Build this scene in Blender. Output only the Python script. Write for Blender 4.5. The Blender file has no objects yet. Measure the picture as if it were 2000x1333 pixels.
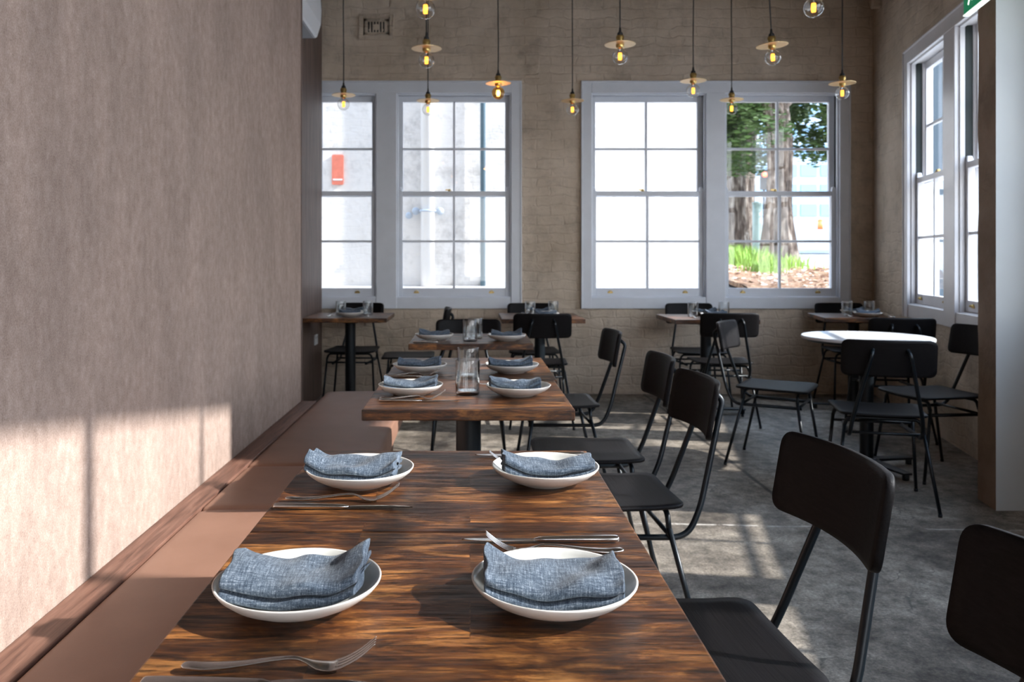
import bpy, bmesh, math, random
from mathutils import Vector, Matrix, noise
PI = math.pi
SC = bpy.context.scene
COL = SC.collection

# ---------------------------------------------------------------- camera, world, sun, exposure
F = 1600.0; CX = 918.0; CY = 508.0; H = 1.1825
cam_d = bpy.data.cameras.new('camera'); cam = bpy.data.objects.new('camera', cam_d); COL.objects.link(cam)
cam.location = (0, 0, H); cam.rotation_euler = (PI/2, 0, 0)
cam_d.sensor_width = 36; cam_d.lens = F/2000*36
cam_d.shift_x = (1000-CX)/2000; cam_d.shift_y = -(666.5-CY)/2000
cam_d.clip_start = .05; cam_d.clip_end = 300
cam_d.dof.use_dof = True; cam_d.dof.focus_distance = 1.35; cam_d.dof.aperture_fstop = 9.0
SC.camera = cam

world = bpy.data.worlds.new('world'); SC.world = world; world.use_nodes = True
wn = world.node_tree.nodes; wl = world.node_tree.links
bg = wn['Background']; bg.inputs[1].default_value = 5.2
tc = wn.new('ShaderNodeTexCoord'); sp = wn.new('ShaderNodeSeparateXYZ'); rp = wn.new('ShaderNodeValToRGB')
wl.new(tc.outputs['Generated'], sp.inputs[0]); wl.new(sp.outputs['Z'], rp.inputs[0]); wl.new(rp.outputs[0], bg.inputs[0])
rp.color_ramp.elements[0].position = 0.0; rp.color_ramp.elements[0].color = (.98, .97, .95, 1)
rp.color_ramp.elements[1].position = .8; rp.color_ramp.elements[1].color = (.50, .70, 1, 1)

SUN = Vector((-1.5, .25, -1.0)).normalized()
sd = bpy.data.lights.new('sun', 'SUN'); sd.energy = 7.8; sd.angle = math.radians(.9); sd.color = (1, .965, .92)
so = bpy.data.objects.new('sun', sd); COL.objects.link(so); so.rotation_euler = SUN.to_track_quat('-Z', 'Y').to_euler(); so.location = (8, -3, 8)

SC.view_settings.view_transform = 'Standard'; SC.view_settings.look = 'None'
SC.view_settings.gamma = 1; SC.view_settings.use_curve_mapping = False
SC.view_settings.exposure = 0.44

cy = SC.cycles
cy.max_bounces = 8; cy.diffuse_bounces = 4; cy.glossy_bounces = 3; cy.transmission_bounces = 6; cy.transparent_max_bounces = 12; cy.caustics_reflective = False; cy.caustics_refractive = False; cy.sample_clamp_indirect = 6

# ---------------------------------------------------------------- helpers
class MB:
    def __init__(s): s.v = []; s.f = []; s.m = []; s.sm = []
    def add(s, verts, faces, mat=0, smooth=False, M=None):
        o = len(s.v)
        s.v += [tuple(M @ Vector(p)) if M else tuple(p) for p in verts]
        for f in faces: s.f.append([i+o for i in f]); s.m.append(mat); s.sm.append(smooth)
    def box(s, x0, x1, y0, y1, z0, z1, mat=0, M=None):
        v = [(x0,y0,z0),(x1,y0,z0),(x1,y1,z0),(x0,y1,z0),(x0,y0,z1),(x1,y0,z1),(x1,y1,z1),(x0,y1,z1)]
        s.add(v, [(0,3,2,1),(4,5,6,7),(0,1,5,4),(1,2,6,5),(2,3,7,6),(3,0,4,7)], mat, False, M)
    def rings(s, rs, mat=0, smooth=True, cap=True, closed=False):
        n = len(rs[0]); v = [p for r in rs for p in r]; f = []
        m = len(rs)
        for i in range(m if closed else m-1):
            a = i*n; b = ((i+1) % m)*n
            for j in range(n):
                k = (j+1) % n
                f.append((a+j, a+k, b+k, b+j))
        if cap and not closed:
            f.append(tuple(range(n-1, -1, -1))); f.append(tuple((m-1)*n+j for j in range(n)))
        s.add(v, f, mat, smooth)
    def tube(s, pts, r, n=10, mat=0, closed=False):
        pts = [Vector(p) for p in pts]; rs = []
        N = len(pts); up = None
        for i, p in enumerate(pts):
            a = pts[(i-1) % N] if (i > 0 or closed) else p
            b = pts[(i+1) % N] if (i < N-1 or closed) else p
            t = (b-a).normalized()
            if up is None:
                up = Vector((0,0,1)) if abs(t.z) < .9 else Vector((1,0,0))
            up = (up - t*up.dot(t)).normalized(); w = t.cross(up)
            rad = r[i] if isinstance(r, (list, tuple)) else r
            rs.append([tuple(p + up*math.cos(2*PI*k/n)*rad + w*math.sin(2*PI*k/n)*rad) for k in range(n)])
        s.rings(rs, mat, True, True, closed)
    def lathe(s, prof, n=32, c=(0,0,0), mat=0, M=None):
        v = []; f = []
        for r, z in prof:
            for k in range(n): v.append((c[0]+r*math.cos(2*PI*k/n), c[1]+r*math.sin(2*PI*k/n), c[2]+z))
        for i in range(len(prof)-1):
            for k in range(n):
                l = (k+1) % n; f.append((i*n+k, i*n+l, (i+1)*n+l, (i+1)*n+k))
        if prof[0][0] > 1e-6: f.append(tuple(range(n-1, -1, -1)))
        if prof[-1][0] > 1e-6: f.append(tuple((len(prof)-1)*n+k for k in range(n)))
        s.add(v, f, mat, True, M)
    def build(s, name, mats, parent=None, loc=None, rot=None, bevel=0, seg=2, merge=False, autosmooth=None, M=None):
        me = bpy.data.meshes.new(name); me.from_pydata(s.v, [], s.f)
        if not isinstance(mats, (list, tuple)): mats = [mats]
        for m in mats: me.materials.append(m)
        for i, p in enumerate(me.polygons): p.material_index = s.m[i]; p.use_smooth = s.sm[i]
        bm = bmesh.new(); bm.from_mesh(me)
        if merge: bmesh.ops.remove_doubles(bm, verts=bm.verts, dist=1e-5)
        bmesh.ops.recalc_face_normals(bm, faces=bm.faces)
        bm.to_mesh(me); bm.free()
        if autosmooth:
            try: me.set_sharp_from_angle(angle=math.radians(autosmooth))
            except Exception: pass
        o = bpy.data.objects.new(name, me); COL.objects.link(o)
        if parent is not None: o.parent = parent
        if loc is not None: o.location = loc
        if rot is not None: o.rotation_euler = (0, 0, rot)
        if M is not None: o.matrix_world = M
        if bevel:
            b = o.modifiers.new('bevel', 'BEVEL'); b.width = bevel; b.segments = seg; b.limit_method = 'ANGLE'; b.angle_limit = math.radians(40)
        return o

def fillet(pts, r, n=6):
    """polyline with rounded corners"""
    P = [Vector(p) for p in pts]; out = [P[0]]
    for i in range(1, len(P)-1):
        a, b, c = P[i-1], P[i], P[i+1]
        rr = r[i-1] if isinstance(r, (list, tuple)) else r
        d1 = (a-b).normalized(); d2 = (c-b).normalized()
        rr = min(rr, (a-b).length*.49, (c-b).length*.49)
        s, e = b+d1*rr, b+d2*rr
        for k in range(n+1):
            t = k/n; out.append(s*(1-t)**2 + b*2*t*(1-t) + e*t*t)
    out.append(P[-1]); return out

def tag(o, label=None, cat=None, group=None, kind=None):
    if label: o['label'] = label
    if cat: o['category'] = cat
    if group: o['group'] = group
    if kind: o['kind'] = kind
    return o
def thing(name, label, cat, loc=(0,0,0), rz=0, group=None, kind=None):
    o = bpy.data.objects.new(name, None); COL.objects.link(o); o.empty_display_size = .1
    o.location = loc; o.rotation_euler = (0, 0, rz)
    return tag(o, label, cat, group, kind)
def copy_tree(o, parent=None):
    c = o.copy(); COL.objects.link(c); c.parent = parent
    for ch in list(KIDS.get(o.name, [])):
        d = copy_tree(ch, c)
    return c
KIDS = {}
def freeze(root):
    kids = [o for o in bpy.data.objects if o.parent == root]
    KIDS[root.name] = kids
    for k in kids: freeze(k)
def dup(root, loc, rz, label=None, group=None):
    if root.name not in KIDS: freeze(root)
    c = copy_tree(root); c.location = loc; c.rotation_euler = (0, 0, rz)
    if label: c['label'] = label
    if group: c['group'] = group
    return c

# ---------------------------------------------------------------- materials
class NT:
    def __init__(s, name):
        s.mat = bpy.data.materials.new(name); s.mat.use_nodes = True
        s.n = s.mat.node_tree.nodes; s.l = s.mat.node_tree.links
        s.b = s.n['Principled BSDF']; s.out = s.n['Material Output']
    def node(s, t, **kw):
        x = s.n.new('ShaderNode'+t)
        for k, v in kw.items(): setattr(x, k, v)
        return x
    def link(s, a, b): s.l.new(a, b)
    def coord(s, scale=(1,1,1), rot=(0,0,0), which='Object', loc=(0,0,0)):
        t = s.node('TexCoord'); m = s.node('Mapping')
        m.inputs['Scale'].default_value = scale; m.inputs['Rotation'].default_value = rot; m.inputs['Location'].default_value = loc
        s.link(t.outputs[which], m.inputs[0]); return m.outputs[0]
    def noise(s, vec, scale=5, detail=6, rough=.6, dist=0):
        x = s.node('TexNoise'); x.inputs['Scale'].default_value = scale; x.inputs['Detail'].default_value = detail
        x.inputs['Roughness'].default_value = rough; x.inputs['Distortion'].default_value = dist
        s.link(vec, x.inputs['Vector']); return x.outputs['Fac']
    def ramp(s, fac, stops, interp='LINEAR'):
        r = s.node('ValToRGB'); e = r.color_ramp.elements; r.color_ramp.interpolation = interp
        while len(e) < len(stops): e.new(.5)
        for i, (p, c) in enumerate(stops):
            e[i].position = p; e[i].color = (c, c, c, 1) if isinstance(c, (int, float)) else (*c, 1)
        s.link(fac, r.inputs[0]); return r.outputs[0]
    def mix(s, fac, a, b, mode='MIX'):
        m = s.node('Mix'); m.data_type = 'RGBA'; m.blend_type = mode
        for sock, val in ((m.inputs[0], fac), (m.inputs[6], a), (m.inputs[7], b)):
            if isinstance(val, (int, float)): sock.default_value = val
            elif isinstance(val, tuple): sock.default_value = (*val, 1) if len(val) == 3 else val
            else: s.link(val, sock)
        return m.outputs[2]
    def math(s, op, a, b=0):
        m = s.node('Math'); m.operation = op
        for sock, val in ((m.inputs[0], a), (m.inputs[1], b)):
            if isinstance(val, (int, float)): sock.default_value = val
            else: s.link(val, sock)
        return m.outputs[0]
    def bump(s, h, strength=.3, dist=.01, prev=None):
        b = s.node('Bump'); b.inputs['Strength'].default_value = strength; b.inputs['Distance'].default_value = dist
        s.link(h, b.inputs['Height'])
        if prev is not None: s.link(prev, b.inputs['Normal'])
        s.link(b.outputs[0], s.b.inputs['Normal']); return b.outputs[0]
    def set(s, color=None, rough=None, metal=None, spec=None):
        for k, v in (('Base Color', color), ('Roughness', rough), ('Metallic', metal), ('Specular IOR Level', spec)):
            if v is None: continue
            if isinstance(v, tuple): s.b.inputs[k].default_value = (*v, 1)
            elif isinstance(v, (int, float)): s.b.inputs[k].default_value = v
            else: s.link(v, s.b.inputs[k])
        return s

def simple(name, c, rough=.5, metal=0, spec=.5, nscale=0, namt=.12, bump=0, bscale=None):
    m = NT(name); col = c
    if nscale:
        n = m.noise(m.coord(), nscale, 5, .6)
        col = m.ramp(n, [(.3, tuple(x*(1-namt) for x in c)), (.7, tuple(min(1, x*(1+namt)) for x in c))])
        if bump: m.bump(m.noise(m.coord(), bscale or nscale*4, 5, .6), bump, .005)
    m.set(col, rough, metal, spec); return m.mat

def mat_wood():
    m = NT('dark_acacia_wood')
    t = m.node('TexCoord'); oi = m.node('ObjectInfo')
    ad = m.node('VectorMath', operation='ADD'); m.link(t.outputs['Object'], ad.inputs[0]); m.link(oi.outputs['Location'], ad.inputs[1])
    # staves
    br = m.node('TexBrick'); br.offset = .37; br.inputs['Scale'].default_value = 1
    br.inputs['Brick Width'].default_value = .47; br.inputs['Row Height'].default_value = .105; br.inputs['Mortar Size'].default_value = .0006
    br.inputs['Color1'].default_value = (0,0,0,1); br.inputs['Color2'].default_value = (1,1,1,1); br.inputs['Mortar'].default_value = (.3,.3,.3,1)
    br.inputs['Bias'].default_value = 0; m.link(ad.outputs[0], br.inputs['Vector'])
    # offset grain per stave
    sc = m.node('VectorMath', operation='SCALE'); m.link(br.outputs['Color'], sc.inputs[0]); sc.inputs['Scale'].default_value = 5.0
    ad2 = m.node('VectorMath', operation='ADD'); m.link(ad.outputs[0], ad2.inputs[0]); m.link(sc.outputs[0], ad2.inputs[1])
    mp = m.node('Mapping'); mp.inputs['Scale'].default_value = (2.9, 10.5, 10.5); m.link(ad2.outputs[0], mp.inputs[0])
    warp = m.noise(mp.outputs[0], 1.1, 3, .5, .6)
    # rings through knots
    wv = m.node('TexNoise'); wv.inputs['Scale'].default_value = 1.6; wv.inputs['Detail'].default_value = 8; wv.inputs['Roughness'].default_value = .74; wv.inputs['Distortion'].default_value = 1.0
    m.link(mp.outputs[0], wv.inputs['Vector'])
    mp2 = m.node('Mapping'); mp2.inputs['Scale'].default_value = (15, 135, 135); m.link(ad2.outputs[0], mp2.inputs[0])
    fine = m.noise(mp2.outputs[0], 1.0, 5, .7)
    mp3 = m.node('Mapping'); mp3.inputs['Scale'].default_value = (3.2, 7.5, 7.5); m.link(ad.outputs[0], mp3.inputs[0])
    vo = m.node('TexVoronoi'); vo.feature = 'F1'; vo.inputs['Scale'].default_value = 1.0; m.link(mp3.outputs[0], vo.inputs['Vector'])
    kd = m.math('ADD', vo.outputs['Distance'], m.math('MULTIPLY', m.math('SUBTRACT', fine, .5), .10))
    knot = m.ramp(kd, [(.03, 1.0), (.07, .3), (.10, .75), (.13, .2), (.17, .45), (.24, 0.0)])
    c1 = m.ramp(wv.outputs['Fac'], [(.28, (.018,.008,.004)), (.43, (.060,.022,.008)), (.52, (.150,.060,.018)), (.60, (.34,.155,.048)), (.68, (.46,.235,.080)), (.80, (.22,.095,.03))])
    c2 = m.ramp(br.outputs['Color'], [(0, (.48,.44,.42)), (.5, (.85,.82,.78)), (1, (1.3,1.22,1.1))])
    c = m.mix(1, c1, c2, 'MULTIPLY')
    c = m.mix(1, c, m.ramp(fine, [(.37, .18), (.48, .85), (.66, 1.5)]), 'MULTIPLY')
    c = m.mix(m.math('MULTIPLY', knot, .75), c, (.022,.010,.005))
    big = m.noise(m.coord((1, 2.2, 1)), 5, 4, .6)
    c = m.mix(1, c, m.ramp(big, [(.35, .5), (.6, 1.15)]), 'MULTIPLY')
    c = m.mix(1, c, (.86,.80,.76), 'MULTIPLY')
    m.set(c, m.ramp(fine, [(.3, .50), (.7, .34)]), 0, .45)
    hb = m.node('Mapping'); hb.inputs['Scale'].default_value = (4, 42, 10); m.link(ad.outputs[0], hb.inputs[0])
    h1 = m.noise(hb.outputs[0], 1.3, 3, .5)
    p = m.bump(h1, .32, .004)
    m.bump(fine, .22, .0015, p)
    return m.mat

def mat_fabric_wall():
    m = NT('taupe_textile_panel')
    v = m.coord((1, 1, .75)); n = m.noise(v, 38, 7, .75); big = m.noise(m.coord((1, 1, .35)), 7, 4, .6)
    f = m.noise(m.coord(), 260, 3, .8); st = m.noise(m.coord((1, 1, .3)), 50, 5, .7)
    x = m.math('ADD', m.math('MULTIPLY', n, .40), m.math('ADD', m.math('MULTIPLY', f, .48), m.math('MULTIPLY', st, .12)))
    c = m.ramp(x, [(.36, (.235,.168,.136)), (.47, (.340,.252,.208)), (.53, (.385,.290,.243)), (.64, (.50,.392,.335))])
    c = m.mix(1, c, m.ramp(big, [(.35, .86), (.65, 1.08)]), 'MULTIPLY')
    m.set(c, .82, 0, .25); m.bump(x, .35, .003); return m.mat

def mat_brick(name, c, mort=.35, strength=.9, scale=1.0, rough=.75, stain=.3):
    m = NT(name)
    t = m.node('TexCoord'); sx = m.node('SeparateXYZ'); m.link(t.outputs['Object'], sx.inputs[0])
    cb = m.node('CombineXYZ'); m.link(m.math('ADD', sx.outputs['X'], sx.outputs['Y']), cb.inputs[0]); m.link(sx.outputs['Z'], cb.inputs[1])
    nz = m.node('TexNoise'); nz.inputs['Scale'].default_value = 5; nz.inputs['Detail'].default_value = 4; m.link(t.outputs['Object'], nz.inputs['Vector'])
    sb = m.node('VectorMath', operation='SUBTRACT'); m.link(nz.outputs['Color'], sb.inputs[0]); sb.inputs[1].default_value = (.5,.5,.5)
    sc = m.node('VectorMath', operation='SCALE'); m.link(sb.outputs[0], sc.inputs[0]); sc.inputs['Scale'].default_value = .095
    ad = m.node('VectorMath', operation='ADD'); m.link(cb.outputs[0], ad.inputs[0]); m.link(sc.outputs[0], ad.inputs[1])
    br = m.node('TexBrick'); br.inputs['Scale'].default_value = scale; br.inputs['Brick Width'].default_value = .235; br.inputs['Row Height'].default_value = .083
    br.inputs['Mortar Size'].default_value = .010; br.inputs['Mortar Smooth'].default_value = .9
    br.inputs['Color1'].default_value = (1,1,1,1); br.inputs['Color2'].default_value = (.8,.8,.8,1); br.inputs['Mortar'].default_value = (mort,mort,mort,1)
    m.link(ad.outputs[0], br.inputs['Vector'])
    n1 = m.noise(t.outputs['Object'], 7, 10, .68, .7); n2 = m.noise(t.outputs['Object'], 60, 5, .7); n3 = m.noise(t.outputs['Object'], 1.3, 5, .65)
    hgt = m.math('ADD', m.math('MULTIPLY', br.outputs['Color'], .30), m.math('ADD', m.math('MULTIPLY', n1, .9), m.math('MULTIPLY', n2, .12)))
    col = m.mix(1, c, m.ramp(n3, [(.3, (1-stain, 1-stain*1.12, 1-stain*1.3)), (.65, (1.05,1.04,1.03))]), 'MULTIPLY')
    spots = m.ramp(m.noise(t.outputs['Object'], 13, 6, .8), [(.24, .35), (.32, .92), (.5, 1.0)])
    grime = m.ramp(m.noise(t.outputs['Object'], 3.1, 7, .75), [(.34, .72), (.5, 1.0)])
    col = m.mix(1, col, grime, 'MULTIPLY')
    col = m.mix(1, col, spots, 'MULTIPLY')
    col = m.mix(1, col, m.ramp(br.outputs['Color'], [(.3, .97), (.8, 1.0)]), 'MULTIPLY')
    m.set(col, rough, 0, .35); m.bump(hgt, strength, .020); return m.mat

def mat_concrete():
    m = NT('worn_concrete_floor'); v = m.coord()
    n1 = m.noise(v, 1.6, 8, .65, .3); n2 = m.noise(v, 14, 7, .7); n3 = m.noise(v, 95, 5, .85); n4 = m.noise(m.coord((1.6,.7,1)), 4.5, 6, .65)
    c = m.ramp(n1, [(.34, (.080,.067,.054)), (.47, (.20,.174,.143)), (.60, (.34,.302,.252)), (.75, (.47,.425,.36))])
    c = m.mix(1, c, m.ramp(n2, [(.32, .42), (.5, 1.0), (.68, 1.45)]), 'MULTIPLY')
    c = m.mix(1, c, m.ramp(n4, [(.35, .68), (.6, 1.12)]), 'MULTIPLY')
    c = m.mix(1, c, m.ramp(n3, [(.34, .45), (.5, .95), (.66, 1.7)]), 'MULTIPLY')
    c = m.mix(1, c, (.86,.84,.82), 'MULTIPLY')
    cr = m.node('TexVoronoi'); cr.feature = 'DISTANCE_TO_EDGE'; cr.inputs['Scale'].default_value = .9; cw = m.node('VectorMath', operation='ADD'); nn_ = m.node('TexNoise'); nn_.inputs['Scale'].default_value = 2.5; nn_.inputs['Detail'].default_value = 6; m.link(v, nn_.inputs['Vector']); m.link(v, cw.inputs[0]); m.link(nn_.outputs['Color'], cw.inputs[1]); m.link(cw.outputs[0], cr.inputs['Vector'])
    ck = m.math('MULTIPLY', m.ramp(cr.outputs['Distance'], [(0, 1), (.004, .7), (.008, 0)]), m.ramp(n1, [(.45, 0), (.55, 1)]))
    c = m.mix(m.math('MULTIPLY', ck, .7), c, (.03,.027,.024))
    # pale specks and patches
    sp_ = m.ramp(m.noise(v, 70, 4, .8), [(.66, 0), (.74, .5)])
    c = m.mix(sp_, c, (.55,.52,.47))
    # saw cut joints
    t = m.node('TexCoord'); s = m.node('SeparateXYZ'); m.link(t.outputs['Object'], s.inputs[0])
    wob = m.math('MULTIPLY', m.math('SUBTRACT', m.noise(v, 6, 4, .7), .5), .05)
    j1 = m.math('ABSOLUTE', m.math('SUBTRACT', m.math('ADD', s.outputs['X'], m.math('MULTIPLY', wob, .35)), 1.53))
    jl = m.ramp(j1, [(.0, 1.0), (.009, .9), (.015, 0)])
    c = m.mix(m.math('MULTIPLY', m.math('MULTIPLY', jl, .85), m.math('GREATER_THAN', s.outputs['Y'], 3.75)), c, (.018,.016,.014))
    j2 = m.math('ABSOLUTE', m.math('SUBTRACT', m.math('ADD', s.outputs['Y'], m.math('ADD', wob, m.math('MULTIPLY', s.outputs['X'], .06))), 3.72))
    g2 = m.math('MULTIPLY', m.ramp(j2, [(.0, 1), (.006, .8), (.012, 0)]), m.ramp(m.noise(v, 11, 3, .7), [(.42, 0), (.55, 1)]))
    c = m.mix(m.math('MULTIPLY', g2, .8), c, (.62,.58,.52))
    m.set(c, m.ramp(n2, [(.3, .62), (.7, .42)]), 0, .35)
    p = m.bump(n2, .25, .006); m.bump(n3, .2, .002, p); return m.mat

def mat_leather():
    m = NT('tan_brown_leather'); v = m.coord()
    n = m.noise(v, 6, 4, .55); f = m.noise(v, 420, 3, .6)
    c = m.ramp(n, [(.3, (.225,.118,.079)), (.7, (.270,.146,.100))])
    m.set(c, .47, 0, .4); m.bump(f, .18, .0015); return m.mat

def mat_walnut(name='walnut_veneer', base=((.055,.028,.018), (.115,.060,.040), (.17,.095,.064)), axis='Y', rough=.5):
    m = NT(name); s = {'Y': (60, 4, 60), 'Z': (38, 38, 2.4), 'X': (4, 60, 60)}[axis]
    v = m.coord(s); n = m.noise(v, 1, 6, .6, .5); f = m.noise(v, 4, 4, .7)
    c = m.ramp(n, [(.3, base[0]), (.5, base[1]), (.72, base[2])])
    c = m.mix(1, c, m.ramp(f, [(.3, .82), (.7, 1.12)]), 'MULTIPLY')
    m.set(c, rough, 0, .4); m.bump(f, .12, .001); return m.mat

def mat_napkin():
    m = NT('slate_blue_linen'); v = m.coord()
    a = m.noise(m.coord((50, 620, 300)), 1, 3, .7); b = m.noise(m.coord((620, 50, 50)), 1, 3, .7); f = m.noise(v, 620, 3, .85); w = m.noise(v, 14, 4, .6)
    x = m.math('ADD', m.math('MULTIPLY', a, .33), m.math('ADD', m.math('MULTIPLY', b, .33), m.math('MULTIPLY', f, .34)))
    c = m.ramp(x, [(.40, (.018,.028,.045)), (.49, (.066,.088,.118)), (.55, (.120,.150,.188)), (.64, (.34,.38,.43))])
    c = m.mix(1, c, m.ramp(w, [(.3, .85), (.7, 1.12)]), 'MULTIPLY')
    m.set(c, .95, 0, .1); m.b.inputs['Sheen Weight'].default_value = .12
    m.bump(x, .55, .002); return m.mat

def mat_black_ply():
    m = NT('black_stained_plywood'); v = m.coord((5, 190, 190)); n = m.noise(v, 1, 4, .65)
    v2 = m.coord((6, 260, 260))
    c = m.ramp(n, [(.35, (.0035,.003,.0033)), (.7, (.0085,.0072,.0078))])
    m.set(c, .50, 0, .13); m.bump(n, .45, .0014); return m.mat

def mat_glass(name='clear_glass', rough=0.0, tint=(1,1,1), ior=1.45):
    m = NT(name); b = m.b
    b.inputs['Base Color'].default_value = (*tint, 1); b.inputs['Roughness'].default_value = rough
    b.inputs['Transmission Weight'].default_value = 1; b.inputs['IOR'].default_value = ior
    return m.mat
def mat_thin_glass(name, tint=(1,1,1), refl=.5, pw=4.0):
    m = NT(name); tr = m.node('BsdfTransparent'); gl = m.node('BsdfGlossy'); mx = m.node('MixShader'); fr = m.node('LayerWeight')
    tr.inputs[0].default_value = (*tint, 1); gl.inputs['Roughness'].default_value = .01; fr.inputs[0].default_value = .5
    m.link(m.math('MULTIPLY', m.math('ADD', m.math('POWER', fr.outputs['Facing'], pw), .045), refl), mx.inputs[0]); m.link(tr.outputs[0], mx.inputs[1]); m.link(gl.outputs[0], mx.inputs[2])
    m.link(mx.outputs[0], m.out.inputs['Surface']); return m.mat
def mat_emit(name, c, s):
    m = NT(name); m.b.inputs['Emission Color'].default_value = (*c, 1); m.b.inputs['Emission Strength'].default_value = s
    m.b.inputs['Base Color'].default_value = (*c, 1); return m.mat
def mat_bark():
    m = NT('peeling_pale_bark'); v = m.coord((5, 5, 1.2)); n = m.noise(v, 2.2, 8, .7, 1.0)
    c = m.ramp(n, [(.36, (.030,.022,.018)), (.48, (.10,.075,.06)), (.58, (.24,.20,.165)), (.70, (.50,.46,.41))])
    m.set(c, .9, 0, .2); m.bump(n, .8, .05); return m.mat
def mat_mulch():
    m = NT('leaf_litter_mulch'); n = m.noise(m.coord(), 24, 6, .75)
    c = m.ramp(n, [(.32, (.06,.03,.02)), (.48, (.27,.15,.09)), (.62, (.52,.36,.24)), (.75, (.72,.58,.44))])
    m.set(c, .95, 0, .1); m.bump(n, .9, .04); return m.mat

WOOD = mat_wood(); FABW = mat_fabric_wall()
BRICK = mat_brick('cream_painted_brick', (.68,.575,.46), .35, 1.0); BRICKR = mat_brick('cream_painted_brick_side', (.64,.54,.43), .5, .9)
NBRICK = mat_brick('white_painted_brick', (.86,.85,.84), .6, .45, 1, .8, .05)
CONC = mat_concrete(); LEATH = mat_leather()
CAPW = mat_walnut('walnut_cap', ((.075,.035,.024), (.16,.078,.054), (.24,.13,.092)), 'Y')
PANW = mat_walnut('smoked_timber_panel', ((.080,.052,.042), (.140,.093,.075), (.21,.148,.122)), 'Z', .55)
NAPK = mat_napkin(); PLY = mat_black_ply()
STEELB = simple('black_powder_coated_steel', (.004,.007,.010), .36, .1, .35)
GLASS = mat_glass(); PANE = mat_thin_glass('window_glass', (.98,.99,1), .55); BULBG = mat_thin_glass('clear_bulb_glass', (.97,.965,.95), 1.7)
BULBA = mat_thin_glass('amber_bulb_glass', (1.0,.70,.33), 1.4)
TUMG = mat_thin_glass('tumbler_glass', (.96,.975,.98), 1.6, 2.2)
CERAM = simple('off_white_stoneware', (.72,.69,.64), .38, 0, .5, 40, .04)
CERIN = simple('glazed_grey_green_inside', (.66,.66,.62), .22, 0, .5, 60, .05)
CUT = simple('stainless_steel_cutlery', (.62,.60,.58), .16, 1.0)
BRASS = simple('aged_brass', (.62,.44,.16), .30, 1.0, .5, 40, .2)
DISC = simple('pale_brass_disc', (.80,.60,.32), .42, .55, .5, 20, .08)
WPAINT = simple('blue_white_gloss_paint', (.70,.73,.78), .38, 0, .5, 6, .04, .05)
WPAINT2 = simple('grey_white_gloss_paint', (.74,.74,.76), .35, 0, .5, 6, .04, .05)
DARKG = simple('dark_sash_channel', (.02,.03,.03), .6)
PLASTER = simple('white_plaster_paint', (.55,.58,.58), .8, 0, .3, 3, .03, .06, 40)
ROUGHP = mat_brick('weathered_pier_plaster', (.36,.27,.205), .9, .8, 1, .85, .45)
CEIL = simple('ceiling_paint', (.20,.165,.13), .9)
BLACKR = simple('black_rubber', (.02,.02,.02), .7)
WHITEP = simple('white_plastic', (.80,.82,.84), .35)
GREYP = simple('grey_plastic', (.42,.45,.48), .45)
MARBLE = simple('white_laminate_top', (.74,.75,.77), .28, 0, .5, 8, .04)

# ---------------------------------------------------------------- room shell
YB = 7.22; SL = .233; X0 = 1.868
un = math.sqrt(1+SL*SL); US = 1/un                      # along right wall
Mback = Matrix.Translation((0, YB, 0))
ux = Vector((SL/un, 1/un, 0)); ox = Vector((1/un, -SL/un, 0))
Mright = Matrix(((ux.x, ox.x, 0, X0), (ux.y, ox.y, 0, 0), (0, 0, 1, 0), (0, 0, 0, 1)))
def U(y): return y*un                                    # world y on the right wall -> u
ZC = 3.8
OZ0, OZ1 = .858, 2.649

def wall_with_openings(name, M, u0, u1, ops, z0, z1, mat, thick=.22, mats=None):
    """ops: list (ua, ub, za, zb)"""
    b = MB(); us = sorted(ops); cur = u0
    for (a, c, za, zb) in us:
        if a > cur: b.box(cur, a, 0, thick, z0, z1)
        b.box(a, c, 0, thick, z0, za); b.box(a, c, 0, thick, zb, z1); cur = c
    if cur < u1: b.box(cur, u1, 0, thick, z0, z1)
    o = b.build(name, mat, M=M, merge=False); tag(o, kind='structure'); return o

def px2x(px, d): return (px-CX)/F*d
wk = YB/F
def wx(px): return (px-CX)*wk
# back wall windows: openings
BW = [(wx(512), wx(735)), (wx(775), wx(998)), (wx(1155), wx(1378)), (wx(1415), wx(1638))]
pl = (BW[0][0]-.02, BW[1][1]+.02); pr = (BW[2][0]-.02, BW[3][1]+.02)
wall_with_openings('wall_back', Mback, -2.3, 3.95, [(pl[0], pl[1], OZ0-.04, OZ1+.02), (pr[0], pr[1], OZ0-.04, OZ1+.02)], 0, ZC, BRICK)

# right wall openings, in u
RA = [(U(5.33), U(6.12)), (U(4.30), U(5.13))]            # visible pair
RB = [(U(2.76), U(3.62))]
RC = [(U(.10), U(2.617))]
RD = [(U(-2.9), U(-.7))]
wall_with_openings('wall_right', Mright, U(-4), U(7.6), [
    (RA[1][0]-.02, RA[0][1]+.02, OZ0-.04, OZ1+.02), (RB[0][0]-.02, RB[0][1]+.02, .84, 2.62),
    (RC[0][0]-.02, RC[0][1]+.02, .84, 3.02), (RD[0][0]-.02, RD[0][1]+.02, .3, 2.76)], 0, ZC, BRICKR, thick=.155)

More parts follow.
